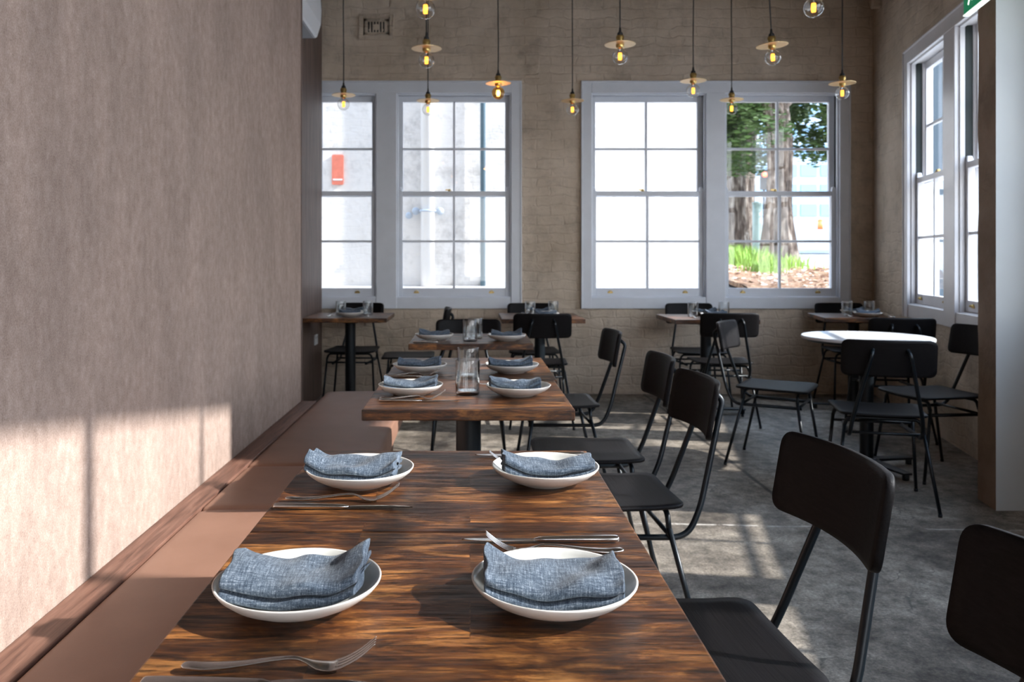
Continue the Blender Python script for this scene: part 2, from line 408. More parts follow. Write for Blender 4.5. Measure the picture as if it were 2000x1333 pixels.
b = MB(); b.box(-12, 3.85, YB, YB+.22, ZC, 9); b.box(-12, -2.3, YB, YB+.22, -.2, ZC); o = b.build('wall_upper_shade', NBRICK); tag(o, kind='structure')  # unseen upper storey added to shade the alley outside
def slab(b, z0, z1):
    xa, xb = X0+SL*-4.2+.2, X0+SL*7.44+.2
    p = [(-2.6, -4.2), (xa, -4.2), (xb, 7.44), (-2.6, 7.44)]
    b.rings([[(x, y, z0) for x, y in p], [(x, y, z1) for x, y in p]], 0, False)
b = MB(); slab(b, -.12, 0); o = b.build('floor', CONC); tag(o, kind='structure')
b = MB(); slab(b, ZC, ZC+.15); o = b.build('ceiling', CEIL); tag(o, kind='structure')
# banquette side wall with textile panel
b = MB(); b.box(-1.16, -.915, -4.1, 4.43, 0, ZC); o = b.build('wall_left', FABW); tag(o, kind='structure')
b = MB(); b.box(-1.16, -.912, 4.434, 4.457, 0, ZC); o = b.build('trim_1', PANW); tag(o, kind='structure')
# smoked timber partition further back
b = MB(); b.box(-1.40, -1.30, 4.46, 7.185, 0, ZC); b.box(-1.30, -1.16, 4.46, 4.49, 0, ZC)
o = b.build('wall_partition', PANW); tag(o, kind='structure')
b = MB(); b.box(-2.5, -2.3, 4.1, 7.56, 0, ZC); b.box(-2.5,-1.17,4.2,4.42,0,ZC); o = b.build('wall_far_left', BRICK); tag(o, kind='structure')
# rear wall behind the viewer, with an unseen opening added to let in fill light
b = MB(); b.box(-1.16, -.75, -4.2, -4.0, 0, ZC); b.box(.85, 1.3, -4.2, -4.0, 0, ZC); b.box(-.75, .85, -4.2, -4.0, 2.6, ZC); b.box(-.75, .0, -4.2, -4.0, 0, 2.6); b.box(0, .85, -4.2, -4.0, 0, .7)
o = b.build('wall_rear', PLASTER); tag(o, kind='structure')
# pier
b = MB()
v = [(2.478,3.86,0),(3.3,3.86,0),(3.3,4.05,0),(2.515,4.05,0)]
n=40
cols=[]
rnd = random.Random(4)
for k in range(n+1):
    z = ZC*k/n; j = .006*(rnd.random()-.5)
    cols.append([(2.478, 3.86, z), (2.86, 3.86, z), (2.90, 4.05, z), (2.512+j, 4.05, z)])
b.rings(cols, 0, False, True)
for i, f in enumerate(b.f):
    zs = [b.v[k] for k in f]
    if all(abs(p[1]-3.86) < 1e-4 for p in zs): b.m[i] = 1
o = b.build('wall_pier', [ROUGHP, PLASTER]); tag(o, kind='structure')
# raised lintel band over the left window pair, boxed pipe in the corner
b = MB(); b.box(-2.3, wx(1054), -.012, .01, 2.78, 3.01); o = b.build('trim_2', BRICK, M=Mback, bevel=.008); tag(o, kind='structure')
b = MB(); b.box(U(6.93), U(7.0), -.07, .01, 3.33, ZC); o = b.build('trim_3', BRICKR, M=Mright, bevel=.006); tag(o, kind='structure')

# ---------------------------------------------------------------- windows
WN = [0]
def sash_window(M, a, c, kindlabel, z0=OZ0, z1=OZ1, paint=WPAINT, nv=2, zmid=1.769, zm=(1.347, 2.173), lifts=True, flip=False, bars=None, jd=.20):
    WN[0] += 1
    r = bpy.data.objects.new('window_%d' % WN[0], None); COL.objects.link(r); r.matrix_world = M
    tag(r, kind='structure')
    w = c-a
    def P(mb, name, mat, bevel=.004):
        o = mb.build(name, mat, parent=r, bevel=bevel); return o
    # jamb lining and sill
    j = MB(); t = .02
    j.box(a-t, a, .0, jd, z0-t, z1+t); j.box(c, c+t, .0, jd, z0-t, z1+t); j.box(a, c, 0, jd, z1, z1+t); j.box(a-t, c+t, .0, .26, z0-.035, z0)
    # inner and parting beads
    for x0, x1 in ((a, a+.012), (c-.012, c)):
        j.box(x0, x1, .0, .030, z0, z1); j.box(x0, x1, .075, .085, z0, z1)
    j.box(a+.012, c-.012, .0, .030, z1-.012, z1)
    P(j, 'frame', paint, .003)
    # dark channel where the lower sash is absent
    d = MB(); d.box(a+.0005, a+.006, .031, .074, zmid+.03, z1-.001); d.box(c-.006, c-.0005, .031, .074, zmid+.03, z1-.001)
    P(d, 'sash_channel', DARKG, 0)
    st = .040
    def sash(name, y0, y1, za, zb, top, bot, zmun):
        s = MB(); x0 = a+.008; x1 = c-.008
        s.box(x0, x0+st, y0, y1, za, zb); s.box(x1-st, x1, y0, y1, za, zb)
        s.box(x0+st, x1-st, y0, y1, zb-top, zb); s.box(x0+st, x1-st, y0, y1, za, za+bot)
        xs = bars or [(x0 + (x1-x0)*k/nv, .010) for k in range(1, nv)]
        for xm, hw in xs: s.box(xm-hw, xm+hw, y0+.004, y1-.004, za+bot, zb-top)
        s.box(x0+st, x1-st, y0+.006, y1-.006, zmun-.010, zmun+.010)
        so_ = P(s, name, paint, .003)
        g = MB(); ym = (y0+y1)/2; g.box(x0+st-.004, x1-st+.004, ym-.0015, ym+.0015, za+bot-.004, zb-top+.004)
        go = g.build('pane', PANE, parent=so_)
        return so_
    up = sash('upper_sash', .088, .128, zmid-.022, z1-.002, .055, .044, zm[1])
    lo = sash('lower_sash', .032, .072, z0+.002, zmid+.022, .040, .072, zm[0])
    h = MB()
    for x in (a+.006, c-.046): h.add([(x,.030,zmid+.022),(x+.04,.030,zmid+.022),(x+.04,.070,zmid+.022),(x,.070,zmid+.022),(x+.006,.034,zmid+.06),(x+.03,.034,zmid+.06),(x+.03,.062,zmid+.06),(x+.006,.062,zmid+.06)], [(0,3,2,1),(4,5,6,7),(0,1,5,4),(1,2,6,5),(2,3,7,6),(3,0,4,7)])
    h.build('sash_horn', paint, parent=r, bevel=.004)
    if lifts:
        for k, fr in ((0, .17), (1, .83)):
            l = MB(); x = a + w*fr; rs = []
            for q in range(9):
                an = PI*q/8
                rs.append([(x+math.cos(an)*.019, .0305, z0+.037+math.sin(an)*.018), (x+math.cos(an)*.015, .012, z0+.037+math.sin(an)*.013), (x+math.cos(an)*.013, .012, z0+.037+math.sin(an)*.011), (x+math.cos(an)*.013,.0305,z0+.037+math.sin(an)*.011)])
            l.rings(rs, 0, True, True); l.box(x-.022, x+.022, .026, .0315, z0+.030, z0+.042)
            l.build('sash_lift', BRASS, parent=lo)
        l = MB(); x = a+w*.46; l.lathe([(.0, 0), (.016, 0), (.016, .006), (.010, .010), (.008, .020), (0, .022)], 14, (x, .05, zmid+.022)); l.box(x-.035, x+.01, .044, .056, zmid+.03, zmid+.040)
        l.build('sash_latch', BRASS, parent=lo)
    return r

def casing(M, u0, u1, posts, z0, z1, paint, side=.09, pd=.15):
    """flat architrave around a pair of windows; posts are (ua,ub) mullions"""
    WT[0] += 1
    c = MB(); T = -.028
    c.box(u0-side, u0, T, .0, z0-.105, z1+.104); c.box(u1, u1+side, T, .0, z0-.105, z1+.104)
    c.box(u0, u1, T, .0, z1, z1+.104)
    c.box(u0, u1, T+.008, .0, z0-.105, z0-.004)
    for (a, b_) in posts: c.box(a, b_, T, pd, z0-.105, z1)
    # thin raised bead
    c.box(u0-side-.004, u0-side+.010, T-.008, 0, z0-.105, z1+.108); c.box(u1+side-.010, u1+side+.004, T-.008, 0, z0-.105, z1+.108)
    c.box(u0-side, u1+side, T-.008, 0, z1+.094, z1+.108)
    o = c.build('trim_%d' % WT[0], paint, M=M, bevel=.004); tag(o, kind='structure')
WT = [3]
for (a, c) in BW: sash_window(Mback, a, c, '')
casing(Mback, BW[0][0], BW[1][1], [(BW[0][1], BW[1][0])], OZ0, OZ1, WPAINT)
casing(Mback, BW[2][0], BW[3][1], [(BW[2][1], BW[3][0])], OZ0, OZ1, WPAINT)
for (a, c) in RA: sash_window(Mright, a, c, '', paint=WPAINT2, jd=.15)
casing(Mright, RA[1][0], RA[0][1], [(RA[1][1], RA[0][0])], OZ0, OZ1, WPAINT2)
sash_window(Mright, RB[0][0], RB[0][1], '', .86, 2.60, WPAINT2, lifts=False, zmid=1.6, zm=(1.0, 2.2), jd=.15)
sash_window(Mright, RC[0][0], RC[0][1], '', .86, 3.0, WPAINT2, lifts=False, bars=[(U(1.454), .026), (U(2.249), .015)], zmid=1.7, zm=(1.25, 2.3), jd=.15)
casing(Mright, RC[0][0], RC[0][1], [], .86, 3.0, WPAINT2)
sash_window(Mright, RD[0][0], RD[0][1], '', .34, 2.74, WPAINT2, lifts=False, zmid=1.6, zm=(1.0, 2.2), jd=.15)

# ---------------------------------------------------------------- banquette
bench = thing('banquette_bench', 'long tan leather banquette running along the textile wall', 'bench', (0, 0, 0))
BZ = .42
b = MB(); b.box(-.913, -.830, -1.5, 4.43, .0, BZ); b.box(-.83, -.44, -1.5, 4.70, .0, .305)
b.build('plinth', CAPW, parent=bench, bevel=.003)
def cushion(y0, y1, x0=-.830, x1=-.358, z0=.31, z1=BZ):
    rr = []; n = 26; N = 40
    # soft rounded box: profile in x-z swept along y with rounded ends
    def sect(sc, y):
        pts = []
        cx_ = (x0+x1)/2; cz = (z0+z1)/2; hw = (x1-x0)/2; hh = (z1-z0)/2
        for k in range(N):
            a = 2*PI*k/N; ca, sa = math.cos(a), math.sin(a); e = .16
            xx = math.copysign(abs(ca)**e, ca); zz = math.copysign(abs(sa)**e, sa)
            crown = .004*(1-xx*xx) if sa > 0 else 0
            inset = .030*(1-sc)
            pts.append((cx_+xx*(hw-inset*.3), y, cz+zz*(hh-inset*.6)+crown*sc))
        return pts
    R = .030
    for k in range(8):
        a = PI/2*k/7; rr.append(sect(math.sin(a), y0+R*(1-math.cos(a))))
    for k in range(1, n): rr.append(sect(1, y0+R+(y1-y0-2*R)*k/n))
    for k in range(8):
        a = PI/2*(1-k/7); rr.append(sect(math.sin(a), y1-R*(1-math.cos(a))))
    c = MB(); c.rings(rr, 0, True, True)
    return c
for (y0, y1) in ((-1.5, .55), (.553, 2.513), (2.517, 3.038), (3.042, 4.76)):
    cushion(y0, y1).build('cushion', LEATH, parent=bench)

# ---------------------------------------------------------------- tables
PED_Z = .745
def cross_base(b, rot=0, L=.30, z=.042):
    for k in range(4):
        a = rot + k*PI/2; M = Matrix.Rotation(a, 4, 'Z')
        w0, w1 = .038, .026
        v = [(0.03,-w0,z-.004),(L,-w1,z-.012),(L,w1,z-.012),(.03,w0,z-.004),(0.03,-w0,z+.012),(L,-w1,z),(L,w1,z),(.03,w0,z+.012)]
        b.add(v, [(0,3,2,1),(4,5,6,7),(0,1,5,4),(1,2,6,5),(2,3,7,6),(3,0,4,7)], 0, False, M)
        b.lathe([(.018, z-.011), (.018, 0), (0, 0)], 12, tuple(M @ Vector((L-.02, 0, 0))))
    b.lathe([(0, .03), (.065, .03), (.065, .052), (.045, .062), (0, .062)], 24)
def make_table(name, x0, x1, y0, y1, label, rz=0, group='square timber tables', rot=0.3):
    cx_, cy_ = (x0+x1)/2, (y0+y1)/2
    t = thing(name, label, 'table', (cx_, cy_, 0), rz, group)
    hx, hy = (x1-x0)/2, (y1-y0)/2
    b = MB(); b.box(-hx, hx, -hy, hy, PED_Z-.033, PED_Z); b.build('tabletop', WOOD, parent=t, bevel=.0035, seg=3)
    b = MB(); b.lathe([(.041, .05), (.041, PED_Z-.05)], 28); b.build('pedestal', STEELB, parent=t, autosmooth=40)
    b = MB(); b.box(-.17, .17, -.17, .17, PED_Z-.045, PED_Z-.033); b.lathe([(.06, PED_Z-.06), (.06, PED_Z-.045)], 20); b.build('mounting_plate', STEELB, parent=t)
    b = MB(); cross_base(b, rot); b.build('base', STEELB, parent=t, bevel=.003)
    return t
TBL = {
 'near': make_table('dining_table', -.355, .267, .756, 1.3155, 'dark grained wooden table nearest the viewer, against the long bench', group='tables along the bench'),
 'second': make_table('dining_table', -.355, .267, 1.3175, 1.88, 'wooden table pushed against the far side of the nearest table', group='tables along the bench'),
 'third': make_table('dining_table', -.317, .307, 2.392, 2.977, 'wooden table past the gap, two tumblers standing between its plates', group='tables along the bench'),
 'fourth': make_table('dining_table', -.317, .318, 2.980, 3.66, 'wooden table joined behind the table with the two large tumblers', group='tables along the bench'),
 'fifth': make_table('dining_table', -.322, .331, 4.27, 4.87, 'small wooden table beyond the end of the leather bench', group='tables along the bench', rot=.785),
 'bl': make_table('dining_table', -1.262, -.625, 6.14, 6.78, 'wooden table against the dark timber partition under the left window', group='tables by the back wall', rot=0),
 'b2': make_table('dining_table', .235, .855, 6.06, 6.74, 'wooden table by the brick pier between the two window pairs', group='tables by the back wall', rot=0),
 'b3': make_table('dining_table', 1.50, 2.12, 5.98, 6.60, 'wooden table below the window post, crowded by three black chairs', group='tables by the back wall', rot=0),
 'b4': make_table('dining_table', 2.73, 3.29, 6.14, 6.72, 'wooden table in the far corner beside the right-hand window wall', rz=-.18, group='tables by the back wall', rot=1.35),
}
# round table
rt = thing('round_table', 'small round table with a white top and black pedestal', 'table', (2.26, 4.67, 0), .26)
b = MB(); b.lathe([(0, .729), (.342, .729), (.347, .733), (.347, .744), (.343, .748), (0, .748)], 72); b.build('tabletop', MARBLE, parent=rt, autosmooth=40)
b = MB(); b.lathe([(0, .700), (.18, .702), (.315, .716), (.33, .729), (0, .729)], 48); b.build('under_rim', STEELB, parent=rt, autosmooth=40)
b = MB(); b.lathe([(.037, .05), (.037, .705)], 28); b.build('pedestal', STEELB, parent=rt, autosmooth=40)
b = MB(); cross_base(b, .0, .31); b.build('base', STEELB, parent=rt, bevel=.003)

# ---------------------------------------------------------------- chairs
def rr_outline(w0, w1, y0, y1, r, n=7):
    """rounded trapezoid outline: width w0 at y0, w1 at y1"""
    c = [(-w0/2, y0), (w0/2, y0), (w1/2, y1), (-w1/2, y1)]; out = []
    for i in range(4):
        p = Vector((*c[i], 0)); a = Vector((*c[i-1], 0)); d = Vector((*c[(i+1) % 4], 0))
        ra = r[i] if isinstance(r, (list, tuple)) else r
        s = p+(a-p).normalized()*ra; e = p+(d-p).normalized()*ra
        for k in range(n+1):
            t = k/n; q = s*(1-t)**2 + p*2*t*(1-t) + e*t*t; out.append((q.x, q.y))
    # densify the straight runs
    res = []
    for i in range(len(out)):
        a = out[i]; b_ = out[(i+1) % len(out)]; L = math.dist(a, b_); m = max(1, int(L/.02))
        for k in range(m): res.append((a[0]+(b_[0]-a[0])*k/m, a[1]+(b_[1]-a[1])*k/m))
    return res
def shell(outline, f, th, c=(0,0), rings=9, bev=.003):
    """thin curved board: f(x,y)->(point, normal)"""
    b = MB(); n = len(outline); R = []
    def ring(s, off):
        out = []
        for (x, y) in outline:
            xx = c[0]+(x-c[0])*s; yy = c[1]+(y-c[1])*s
            p, nm = f(xx, yy); out.append(tuple(Vector(p)+Vector(nm)*off))
        return out
    ss = [.02+.97*k/(rings-1) for k in range(rings)]
    for s in ss: R.append(ring(s, th/2))
    R.append(ring(1.0, th/2-bev)); R.append(ring(1.0, -th/2+bev))
    for s in reversed(ss): R.append(ring(s, -th/2))
    b.rings(R, 0, True, True); return b

def make_chair(label):
    t = thing('dining_chair', label, 'chair')
    def fs(x, y):
        # dished seat: sides lifted, front edge turned slightly down
        z = .440 + .16*x*x + .05*max(0, -y-.10)*1.0 - .35*max(0, y-.12)**2
        return (x, y, z), Vector((-.32*x, 0, 1)).normalized()
    shell(rr_outline(.375, .425, -.195, .205, [.045, .045, .06, .06]), fs, .012).build('seat', PLY, parent=t)
    tilt = math.radians(10)
    def fb(x, h):
        yc = -.262 - math.sin(tilt)*(h-.725) - .045*(1-(x/.215)**2) + 0.0
        return (x, yc, h), Vector((-.09*x/.046*.95, 1, math.sin(tilt))).normalized()
    shell(rr_outline(.402, .402, .643, .813, .034), fb, .016, c=(0, .728)).build('backrest', PLY, parent=t)
    R = .0085
    # leg frames: inverted U, front and rear
    for nm, yt, yf, xt, xf, zt in (('rear', -.145, -.235, .150, .222, .425), ('front', .150, .205, .165, .212, .425)):
        bar = MB(); top = [(-xt-.015, yt, zt-.014), (-xt+.018, yt, zt), (xt-.018, yt, zt), (xt+.015, yt, zt-.014)]
        bar.tube(fillet([(-xt-.022, yt-.0, zt-.045), (-xt-.005, yt, zt), (xt+.005, yt, zt), (xt+.022, yt, zt-.045)], .035, 6), R, 10)
        bar.build('seat_rail', STEELB, parent=t)
        for s in (-1, 1):
            leg = MB(); leg.tube([(s*(xt+.020), yt, zt-.040), (s*(xf), yf, .012)], R, 10); 
            leg.tube([(s*xf, yf, .014), (s*xf, yf, 0)], .0095, 10)
            leg.build('leg', STEELB, parent=t)
        # low cross bar between the legs
        zz = .355; fr = (zt-.04-zz)/(zt-.04); xx = xt+.02+(xf-xt-.02)*fr; yy = yt+(yf-yt)*fr
        cb = MB(); cb.tube([(-xx, yy, zz), (xx, yy, zz)], R*.85, 8); cb.build('cross_bar', STEELB, parent=t)
    for s in (-1, 1):
        st = MB(); st.tube(fillet([(s*.135, .165, .347), (s*.155, -.205, .347), (s*.150, -.247, .43), (s*.080, -.342, .748), (s*.072, -.314, .770)], [.075, .05, .022], 7), R*1.1, 10)
        st.build('back_post', STEELB, parent=t)
        bt = MB(); bt.lathe([(0, .006), (.007, .005), (.009, 0), (.009, -.004)], 10, M=Matrix.Translation((s*.072, -.318, .769)) @ Matrix.Rotation(PI/2, 4, 'X')); bt.build('bolt', STEELB, parent=t)
    gl = MB()
    return t
D = math.radians
CH = [
 ((.435, .955), 93, 'black chair beside the nearest table, its backrest cut off by the frame', 'row'),
 ((.42, 1.57), 94, 'black chair beside the far table of the front pair, whole backrest in view', 'row'),
 ((.44, 2.61), 93, 'black chair beside the near table of the middle pair', 'row'),
 ((.45, 3.17), 90, 'black chair beside the far table of the middle pair', 'row'),
 ((.455, 4.28), 92, 'black chair drawn up to the small table beyond the leather bench, open floor behind it', 'row'),
 ((-.47, 6.33), 92, 'black chair seen edge-on at the open side of the table by the timber partition', 'back'),
 ((-.01, 4.80), 180, 'black chair facing the viewer across the small table beyond the bench', 'row'),
 ((.50, 5.93), 0, 'black chair with its back to the viewer at the table by the brick pier', 'back'),
 ((.52, 6.70), 180, 'black chair between the brick pier wall and its table, facing the room', 'back'),
 ((1.86, 6.68), 180, 'black chair against the wall behind the table below the window post', 'back'),
 ((1.83, 5.99), -4, 'black chair with its back to the viewer at the table below the window post', 'back'),
 ((1.79, 4.79), -122, 'black chair pulled out sideways, its seat pointing at the round white table', 'round'),
 ((2.015, 4.05), -17, 'black chair in front of the round white table, back posts facing the viewer', 'round'),
 ((2.565, 4.55), 98, 'black chair between the round white table and the right brick wall', 'round'),
 ((2.80, 5.50), -9, 'black chair with its back to the viewer between round table and corner table', 'back'),
 ((3.14, 6.74), 176, 'black chair tucked in the far corner behind the corner table', 'back'),
 ((-.96, 6.76), 176, 'black chair behind the table by the timber partition, under the left window', 'back'),
]
GR = {'row': 'black chairs along the bench tables', 'back': 'black chairs at the back wall tables', 'round': 'black chairs around the round table'}
ch0 = make_chair(CH[0][2]); freeze(ch0)
for i, ((x, y), a, lab, g) in enumerate(CH):
    if i == 0:
        ch0.location = (x, y, 0); ch0.rotation_euler = (0, 0, D(a)); ch0['group'] = GR[g]
    else: dup(ch0, (x, y, 0), D(a), lab, GR[g])

# ---------------------------------------------------------------- tableware
def make_plate(label):
    b = MB()
    prof_out = [(0, 0), (.050, 0), (.052, .003), (.070, .008), (.088, .017), (.100, .0265), (.1045, .0325), (.1050, .0345)]
    prof_in = [(.1040, .0352), (.1022, .0345), (.098, .0295), (.086, .0195), (.070, .0115), (.050, .008), (.02, .007), (0, .007)]
    b.lathe(prof_out+prof_in, 72); k = len(prof_out)
    for i in range((k+0)*72, len(b.m)):
        if i < (len(prof_out)+len(prof_in)-1)*72: b.m[i] = 1 if i >= (k+1)*72 else 0
    o = b.build('dinner_plate', [CERAM, CERIN], merge=True); return tag(o, label, 'plate')

def make_napkin(label, seed=0, L=.158, W=.105, layers=4, skew=0):
    rnd = random.Random(seed); t = .0016
    # folded path in (v, h): two stacked folds
    gap = .0074; h = .005; path = []
    half = W/2
    fr = [half*.99, half*.95, half*(.90+.1*rnd.random()), half*.9]
    HH = [.004, .0145, .0172, .0305]
    for k in range(layers):
        a = -fr[k] if k % 2 == 0 else half*(.95-.04*k)
        b_ = half*(.97-.03*k) if k % 2 == 0 else -fr[k]-.004*(k == layers-1)
        y0, y1 = (half*.96, -fr[k]) if k % 2 == 0 else (-fr[k-1], half*(.95-.03*k))
        hh = HH[k]
        for q in range(13):
            u = q/12; path.append((y0+(y1-y0)*u, hh))
        # fold
        if k < layers-1:
            hn = HH[k+1]; r = (hn-hh)/2; sg = -1 if k % 2 == 0 else 1
            for q in range(1, 6):
                an = PI*q/6; path.append((y1+sg*math.sin(an)*r*1.25, hh+r-math.cos(an)*r))
    # offset outline
    P = [Vector((p[0], p[1])) for p in path]; up = []; dn = []
    for i, p in enumerate(P):
        a = P[max(0, i-1)]; c = P[min(len(P)-1, i+1)]; d = (c-a)
        if d.length < 1e-9: d = Vector((1, 0))
        d.normalize(); nn = Vector((-d.y, d.x)); up.append(p+nn*t/2); dn.append(p-nn*t/2)
    loop = up+dn[::-1]; N = 54; rs = []
    ph = [rnd.uniform(0, 6.28) for _ in range(6)]; am = [rnd.uniform(.6, 1.2) for _ in range(6)]
    top = max(p[1] for p in path)
    for i in range(N+1):
        u = -1+2*i/N; row = []
        for (v, hh) in loop:
            k = hh/top; x = u*L/2 + skew*v*(1 if u > 0 else .6) + .0025*math.sin(9*v/W+ph[0])*(abs(u))
            sag = .0165*abs(u)**2.1*(1+.25*math.sin(ph[1])*u)
            # wrinkles grow towards the top layer
            wr = .62*(.0042*am[0]*math.sin(2.6*u+5*v/W+ph[2]) + .0030*am[1]*math.sin(5.5*u-6*v/W+ph[3]) + .004*noise.noise(Vector((u*2.2+ph[4], v/W*2.4, ph[5])))*2)*(.25+.95*k)
            puff = .006*(k**1.5)*math.cos(PI*max(-1, min(1, v/half))*.5)
            lift = 0
            vv = v*(1-.05*abs(u)) + .004*math.sin(2.3*u+ph[3])*(.3+.7*k)
            z = .0085 + hh + sag + wr + puff + lift + .05*max(0, v-.01)*(.4+.6*k)
            row.append((x, vv, max(z, .008+.5*sag)))
        rs.append(row)
    b = MB(); b.rings(rs, 0, True, True)
    o = b.build('napkin', NAPK)
    sb = o.modifiers.new('sub', 'SUBSURF'); sb.levels = 1; sb.render_levels = 1
    return tag(o, label, 'napkin')

def loft(b, secs, n=12, e=.75):
    """secs: (x, y, z, w, th)"""
    rs = []
    for (x, y, z, w, th) in secs:
        r = []
        for k in range(n):
            a = 2*PI*k/n; ca, sa = math.cos(a), math.sin(a)
            r.append((x, y+math.copysign(abs(ca)**e, ca)*w/2, z+math.copysign(abs(sa)**e, sa)*th/2))
        rs.append(r)
    b.rings(rs, 0, True, True)
def sm(pts, n):
    """smooth resample of key sections"""
    out = []; m = len(pts)-1
    for i in range(n+1):
        s = i/n*m; k = min(int(s), m-1); f = s-k
        p0, p1, p2, p3 = pts[max(k-1, 0)], pts[k], pts[k+1], pts[min(k+2, m)]
        out.append(tuple(.5*((2*b_)+(c-a)*f+(2*a-5*b_+4*c-d)*f*f+(3*b_-a-3*c+d)*f**3) for a, b_, c, d in zip(p0, p1, p2, p3)))
    return out
def make_fork(label):
    t = thing('fork', label, 'fork')
    b = MB()
    loft(b, sm([(0, 0, .0075, .006, .0025), (.006, 0, .0075, .015, .0048), (.03, 0, .0060, .0165, .0052), (.065, 0, .0085, .0115, .0046), (.095, 0, .0122, .0072, .0040), (.118, 0, .0135, .0058, .0036), (.130, 0, .0105, .0085, .0032), (.142, 0, .0060, .0190, .0026), (.155, 0, .0044, .0235, .0024), (.164, 0, .0056, .0235, .0022)], 40))
    b.build('handle', CUT, parent=t)
    for k in range(4):
        y = (k-1.5)*.0064; tn = MB()
        loft(tn, sm([(.160, y, .0048, .0046, .0022), (.172, y, .0085, .0038, .0022), (.186, y*.97, .0160, .0032, .0021), (.198, y*.94, .0250, .0025, .0018), (.205, y*.92, .0310, .0012, .0010)], 14), 8)
        tn.build('tine', CUT, parent=t)
    return t
def make_knife(label):
    t = thing('knife', label, 'knife')
    b = MB(); loft(b, sm([(0, 0, .0062, .010, .005), (.004, 0, .0062, .0145, .0085), (.03, 0, .0060, .0155, .0090), (.08, 0, .0056, .0140, .0080), (.118, 0, .0052, .0120, .0066), (.126, 0, .005, .0095, .0045), (.131, 0, .005, .006, .003)], 30), 14, .6)
    b.build('handle', CUT, parent=t)
    b = MB(); rs = []
    for (x, y0, y1) in sm([(.126, -.004, .005), (.140, -.0055, .0085), (.165, -.006, .0095), (.195, -.006, .0090), (.220, -.0055, .0060), (.236, -.0045, .0015), (.243, -.0025, -.0015)], 22):
        rs.append([(x, y0, .0042), (x, y0+.0015, .0052), (x, y1, .0046), (x, y1, .0043), (x, y0+.0015, .0032)])
    b.rings(rs, 0, True, True); b.build('blade', CUT, parent=t, autosmooth=50)
    return t
def make_tumbler(label):
    b = MB(); r = .0395; h = .113
    b.lathe([(0, 0), (r*.93, 0), (r*.97, .002), (r, .012), (r*1.01, h-.002), (r*1.0, h), (r*.965, h-.001), (r*.95, .020), (r*.90, .0135), (r*.6, .012), (0, .0125)], 48)
    o = b.build('tumbler', TUMG, merge=True, autosmooth=35); return tag(o, label, 'glass')

PLATES = [  # x, y, table words, side words, napkin rotation, scale
 (-.218, 1.040, 'on the nearest table, on the bench side', 0.02),
 (.107, 1.042, 'on the nearest table, on the chair side', -.05),
 (-.215, 1.600, 'on the far table of the front pair, on the bench side', -.03),
 (.148, 1.612, 'on the far table of the front pair, on the chair side', .06),
 (-.193, 2.665, 'on the near table of the middle pair, bench side', -.02),
 (.156, 2.650, 'on the near table of the middle pair, chair side', .02),
 (-.195, 3.185, 'on the far table of the middle pair, bench side', -.06),
 (.162, 3.185, 'on the far table of the middle pair, chair side', .04),
 (-.195, 4.47, 'on the small table beyond the bench, bench side', .05),
 (.198, 4.44, 'on the small table beyond the bench, chair side', -.05),
 (-.93, 6.33, 'on the table by the timber partition, nearer the room', .2),
 (-.94, 6.62, 'on the table by the timber partition, nearer the window', -.1),
 (.57, 6.22, 'on the table by the brick pier, nearer the room', .1),
 (.56, 6.56, 'on the table by the brick pier, nearer the wall', -.2),
 (1.84, 6.16, 'on the table below the window post, nearer the room', .15),
 (1.85, 6.44, 'on the table below the window post, nearer the wall', -.1),
 (3.05, 6.28, 'on the far corner table, nearer the room', -.2),
 (3.08, 6.56, 'on the far corner table, nearer the wall', .1),
]
TZ = PED_Z
SPEC = [  # seed, L, W, layers, skew, dx, dy
 (3, .170, .106, 4, .05, -.001, .006), (11, .170, .100, 4, -.08, -.004, -.004), (5, .176, .085, 4, .06, -.012, .006), (23, .176, .062, 4, .0, .002, -.012),
 (8, .172, .080, 4, .05, .0, .004), (15, .165, .062, 4, .0, -.012, .0), (9, .165, .070, 4, .0, .0, .006), (31, .168, .060, 4, .0, -.006, .0)]
plate0 = None
for i, (x, y, w, rz) in enumerate(PLATES):
    lab = 'off-white plate '+w
    if i == 0: plate0 = make_plate(lab); p = plate0
    else: p = plate0.copy(); COL.objects.link(p); p['label'] = lab
    p.location = (x, y, TZ); p['group'] = 'plates laid for dinner'
    sp_ = SPEC[i] if i < 8 else (40+i, .165, .07, 4, 0, 0, 0)
    nlab = 'slate blue napkin '+w
    n_ = make_napkin(nlab, sp_[0], sp_[1], sp_[2], sp_[3], sp_[4])
    n_.location = (x+sp_[5], y+sp_[6], TZ); n_.rotation_euler = (0, 0, rz); n_['group'] = 'napkins folded on the plates'
fork0 = knife0 = None
